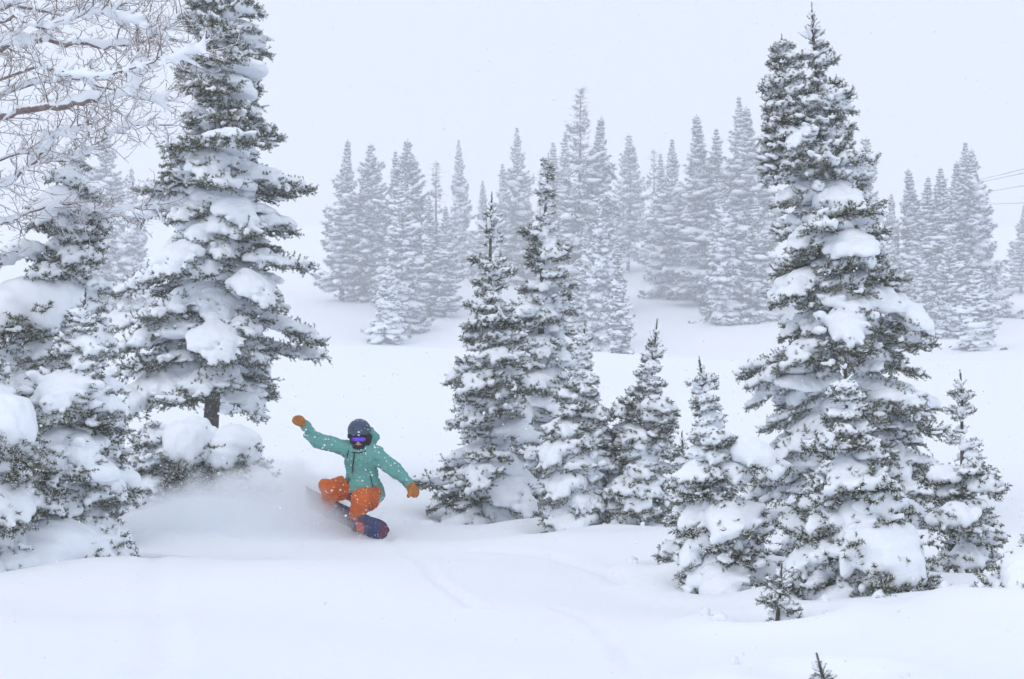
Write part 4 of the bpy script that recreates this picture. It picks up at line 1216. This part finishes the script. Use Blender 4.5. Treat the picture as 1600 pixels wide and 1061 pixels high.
# ------------------------------------------------------------------ overhead cables
M_CABLE = plain("cable_steel", (0.16, 0.165, 0.175), 0.6)
def cable(a, b, label):
    (u0, v0), (u1, v1) = a, b
    p0 = at(u0, v0, 215.0); p1 = at(u1, v1, 150.0)
    t = np.linspace(-0.8, 3.2, 33)[:, None]
    P = p0 + (p1 - p0) * t + np.array([0, 0, 1.0]) * (0.12 * t * (t - 1))
    g = Geo(); v, q = tube(P, 0.032, 6); g.add(v, quads=q)
    o = add_obj("overhead_cable", g.mesh("overhead_cable", [M_CABLE]))
    tag(o, label, "cable", "cables crossing above the far right trees")
cable((1532, 280), (1600, 264), "uppermost of the four overhead cables above the far right spruces")
cable((1532, 284.5), (1600, 270), "second overhead cable from the top, close under the uppermost")
cable((1532, 301), (1600, 290), "third overhead cable from the top, halfway down")
cable((1532, 319), (1600, 317), "lowest and flattest of the four overhead cables")

# ------------------------------------------------------------------ snow in the air
OCT_V = np.array([(1, 0, 0), (-1, 0, 0), (0, 1, 0), (0, -1, 0), (0, 0, 1), (0, 0, -1)], float)
OCT_F = np.array([(0, 2, 4), (2, 1, 4), (1, 3, 4), (3, 0, 4), (2, 0, 5), (1, 2, 5), (3, 1, 5), (0, 3, 5)])
def flakes(name, C, r, rs, parent=None):
    n = len(C)
    A = rs.normal(size=(n, 3, 3)); Qm, _ = np.linalg.qr(A)
    sc = rs.uniform(0.6, 1.3, (n, 1, 3)) * r[:, None, None]
    V = np.einsum('nij,nkj->nki', Qm, OCT_V[None] * sc) + C[:, None, :]
    Fc = (OCT_F[None] + (np.arange(n) * 6)[:, None, None]).reshape(-1, 3)
    return add_obj(name, np_mesh(name, V.reshape(-1, 3), tris=Fc, mats=[M_FLECK]), parent)
def falling_snow():
    rs = np.random.RandomState(12)
    n = 15000
    Y = (6.0 ** 2.2 + rs.rand(n) * (24.0 ** 2.2 - 6.0 ** 2.2)) ** (1 / 2.2)
    X = rs.uniform(-0.55, 0.55, n) * Y; Z = rs.uniform(-0.30, 0.34, n) * Y
    k = Z > ground_z(X, Y, False) + 0.05
    C = np.stack([X, Y, Z], 1)[k]
    r = 0.0032 + 0.0065 * rs.rand(len(C)) ** 2.2
    m = 110; Yn = rs.uniform(2.2, 5.0, m)
    C = np.concatenate([C, np.stack([rs.uniform(-0.45, 0.45, m) * Yn, Yn, rs.uniform(-0.2, 0.3, m) * Yn], 1)]); r = np.concatenate([r, rs.uniform(0.0015, 0.003, m)])
    tag(flakes("falling_snow", C, r, rs), "fine snowflakes drifting through the air", "snowfall", kind="stuff")
falling_snow()

def powder():
    c = P0 + np.array([-1.35, 0.0, 0.0])
    m = bpy.data.materials.new("powder_cloud"); m.use_nodes = True
    nt = m.node_tree; nt.nodes.clear()
    out = nt.nodes.new("ShaderNodeOutputMaterial"); pv = nt.nodes.new("ShaderNodeVolumePrincipled")
    pv.inputs['Color'].default_value = (0.985, 0.992, 1.0, 1)
    pv.inputs['Anisotropy'].default_value = 0.2
    tc = nt.nodes.new("ShaderNodeTexCoord"); sp = nt.nodes.new("ShaderNodeSeparateXYZ")
    nz = nt.nodes.new("ShaderNodeTexNoise"); nz.inputs['Scale'].default_value = 3.4; nz.inputs['Detail'].default_value = 4
    nt.links.new(tc.outputs['Object'], nz.inputs['Vector']); nt.links.new(tc.outputs['Object'], sp.inputs[0])
    def mth(op, a, b=None, c_=None, clamp=False):
        k = nt.nodes.new("ShaderNodeMath"); k.operation = op; k.use_clamp = clamp
        for i, x in enumerate((a, b, c_)):
            if x is None: continue
            if isinstance(x, (int, float)): k.inputs[i].default_value = x
            else: nt.links.new(x, k.inputs[i])
        return k.outputs[0]
    def mrange(x, a, b, c_, d):
        k = nt.nodes.new("ShaderNodeMapRange"); k.interpolation_type = 'SMOOTHSTEP'
        for i, val in enumerate((a, b, c_, d)): k.inputs[i + 1].default_value = val
        nt.links.new(x, k.inputs[0]); return k.outputs[0]
    X, Y, Z = sp.outputs
    # height of the cloud grows towards the rider, then drops in front of the legs
    hgt = mth('ADD', mrange(X, -1.7, 0.5, 0.42, 0.95), mrange(X, 0.55, 1.45, 0.0, -0.70))
    q = mth('DIVIDE', mth('SUBTRACT', Z, 0.02), hgt)
    e = mth('SUBTRACT', 1.0, mth('ADD', mth('MULTIPLY', q, q), mth('POWER', mth('ABSOLUTE', mth('DIVIDE', mth('ADD', Y, 0.03), 0.75)), 2.0)))
    e = mth('MULTIPLY', e, mth('MULTIPLY', mrange(X, -1.85, -0.9, 0, 1), mrange(X, 1.02, 1.58, 1, 0)))
    e = mth('ADD', e, mth('MULTIPLY', mth('SUBTRACT', nz.outputs['Fac'], 0.54), 1.5))
    e = mth('MULTIPLY', mrange(e, 0.0, 0.75, 0.0, 1.0), 1.0, clamp=True)
    nt.links.new(mth('MULTIPLY', e, POWDER_DENSITY), pv.inputs['Density'])
    nt.links.new(pv.outputs[0], out.inputs['Volume'])
    V = ICO_V.copy()
    for _ in range(0): pass
    V = V / np.abs(V).max(1, keepdims=True) * 0.55 + V * 0.45
    V = V * np.array([1.95, 1.0, 1.2]) + [0, -0.1, 0.15]
    o = add_obj("powder_cloud", np_mesh("powder_cloud", V, tris=ICO_F, mats=[m]), None, c)
    tag(o, "white cloud of powder snow sprayed up behind the snowboard", "snow spray", kind="stuff")
    rs = np.random.RandomState(8)
    n = 9000
    x = rs.uniform(-1.9, 1.75, n); hh = np.interp(x, [-1.9, 0.9, 1.4, 1.75], [0.35, 0.95, 0.65, 0.2])
    C = np.stack([x, rs.normal(size=n) * 0.42 - 0.15, np.abs(rs.normal(size=n)) * hh * 0.6], 1)
    m_ = 9000                                            # streaks thrown up from the edge of the board
    t = rs.rand(m_); st = rs.randint(0, 60, m_); so = rs.normal(size=(60, 3)); so2 = rs.uniform(0.3, 1.0, 60)
    ox = 1.05 + 0.30 * so[:, 0].clip(-1.6, 1.6)
    C2 = np.stack([ox[st] - 1.5 * t * so2[st], -0.15 + 0.2 * so[st, 1] + 0.25 * t * so[st, 2], 0.10 + (1.25 * t - 1.15 * t * t) * so2[st]], 1) + rs.normal(size=(m_, 3)) * (0.02 + 0.10 * t)[:, None]
    C = np.concatenate([C, C2])
    flakes("powder_flecks", C, 0.0014 + 0.006 * rs.rand(len(C)) ** 5, rs, o)
POWDER_DENSITY = 2.9
powder()

# ------------------------------------------------------------------ air
def vol_mat(name, density, col, aniso=0.0):
    m = bpy.data.materials.new(name); m.use_nodes = True
    nt = m.node_tree; nt.nodes.clear()
    o = nt.nodes.new("ShaderNodeOutputMaterial"); p = nt.nodes.new("ShaderNodeVolumePrincipled")
    p.inputs['Color'].default_value = (*col, 1); p.inputs['Density'].default_value = density
    p.inputs['Anisotropy'].default_value = aniso
    nt.links.new(p.outputs[0], o.inputs['Volume'])
    return m, nt, p
def build_haze():
    m, nt, p = vol_mat("haze", 0.0025, (0.945, 0.967, 1.0))
    lo, hi = np.array([-245, -70, -8.0]), np.array([245, 445, 62.0])
    V = np.array([[(lo, hi)[a][0], (lo, hi)[b][1], (lo, hi)[c][2]] for a in (0, 1) for b in (0, 1) for c in (0, 1)])
    Q = [(0, 1, 3, 2), (4, 6, 7, 5), (0, 4, 5, 1), (2, 3, 7, 6), (0, 2, 6, 4), (1, 5, 7, 3)]
    o = add_obj("haze", np_mesh("haze", V, quads=Q, mats=[m], smooth=False))
    tag(o, "pale snowfall haze filling the air over the slope", "haze", kind="stuff")
build_haze()
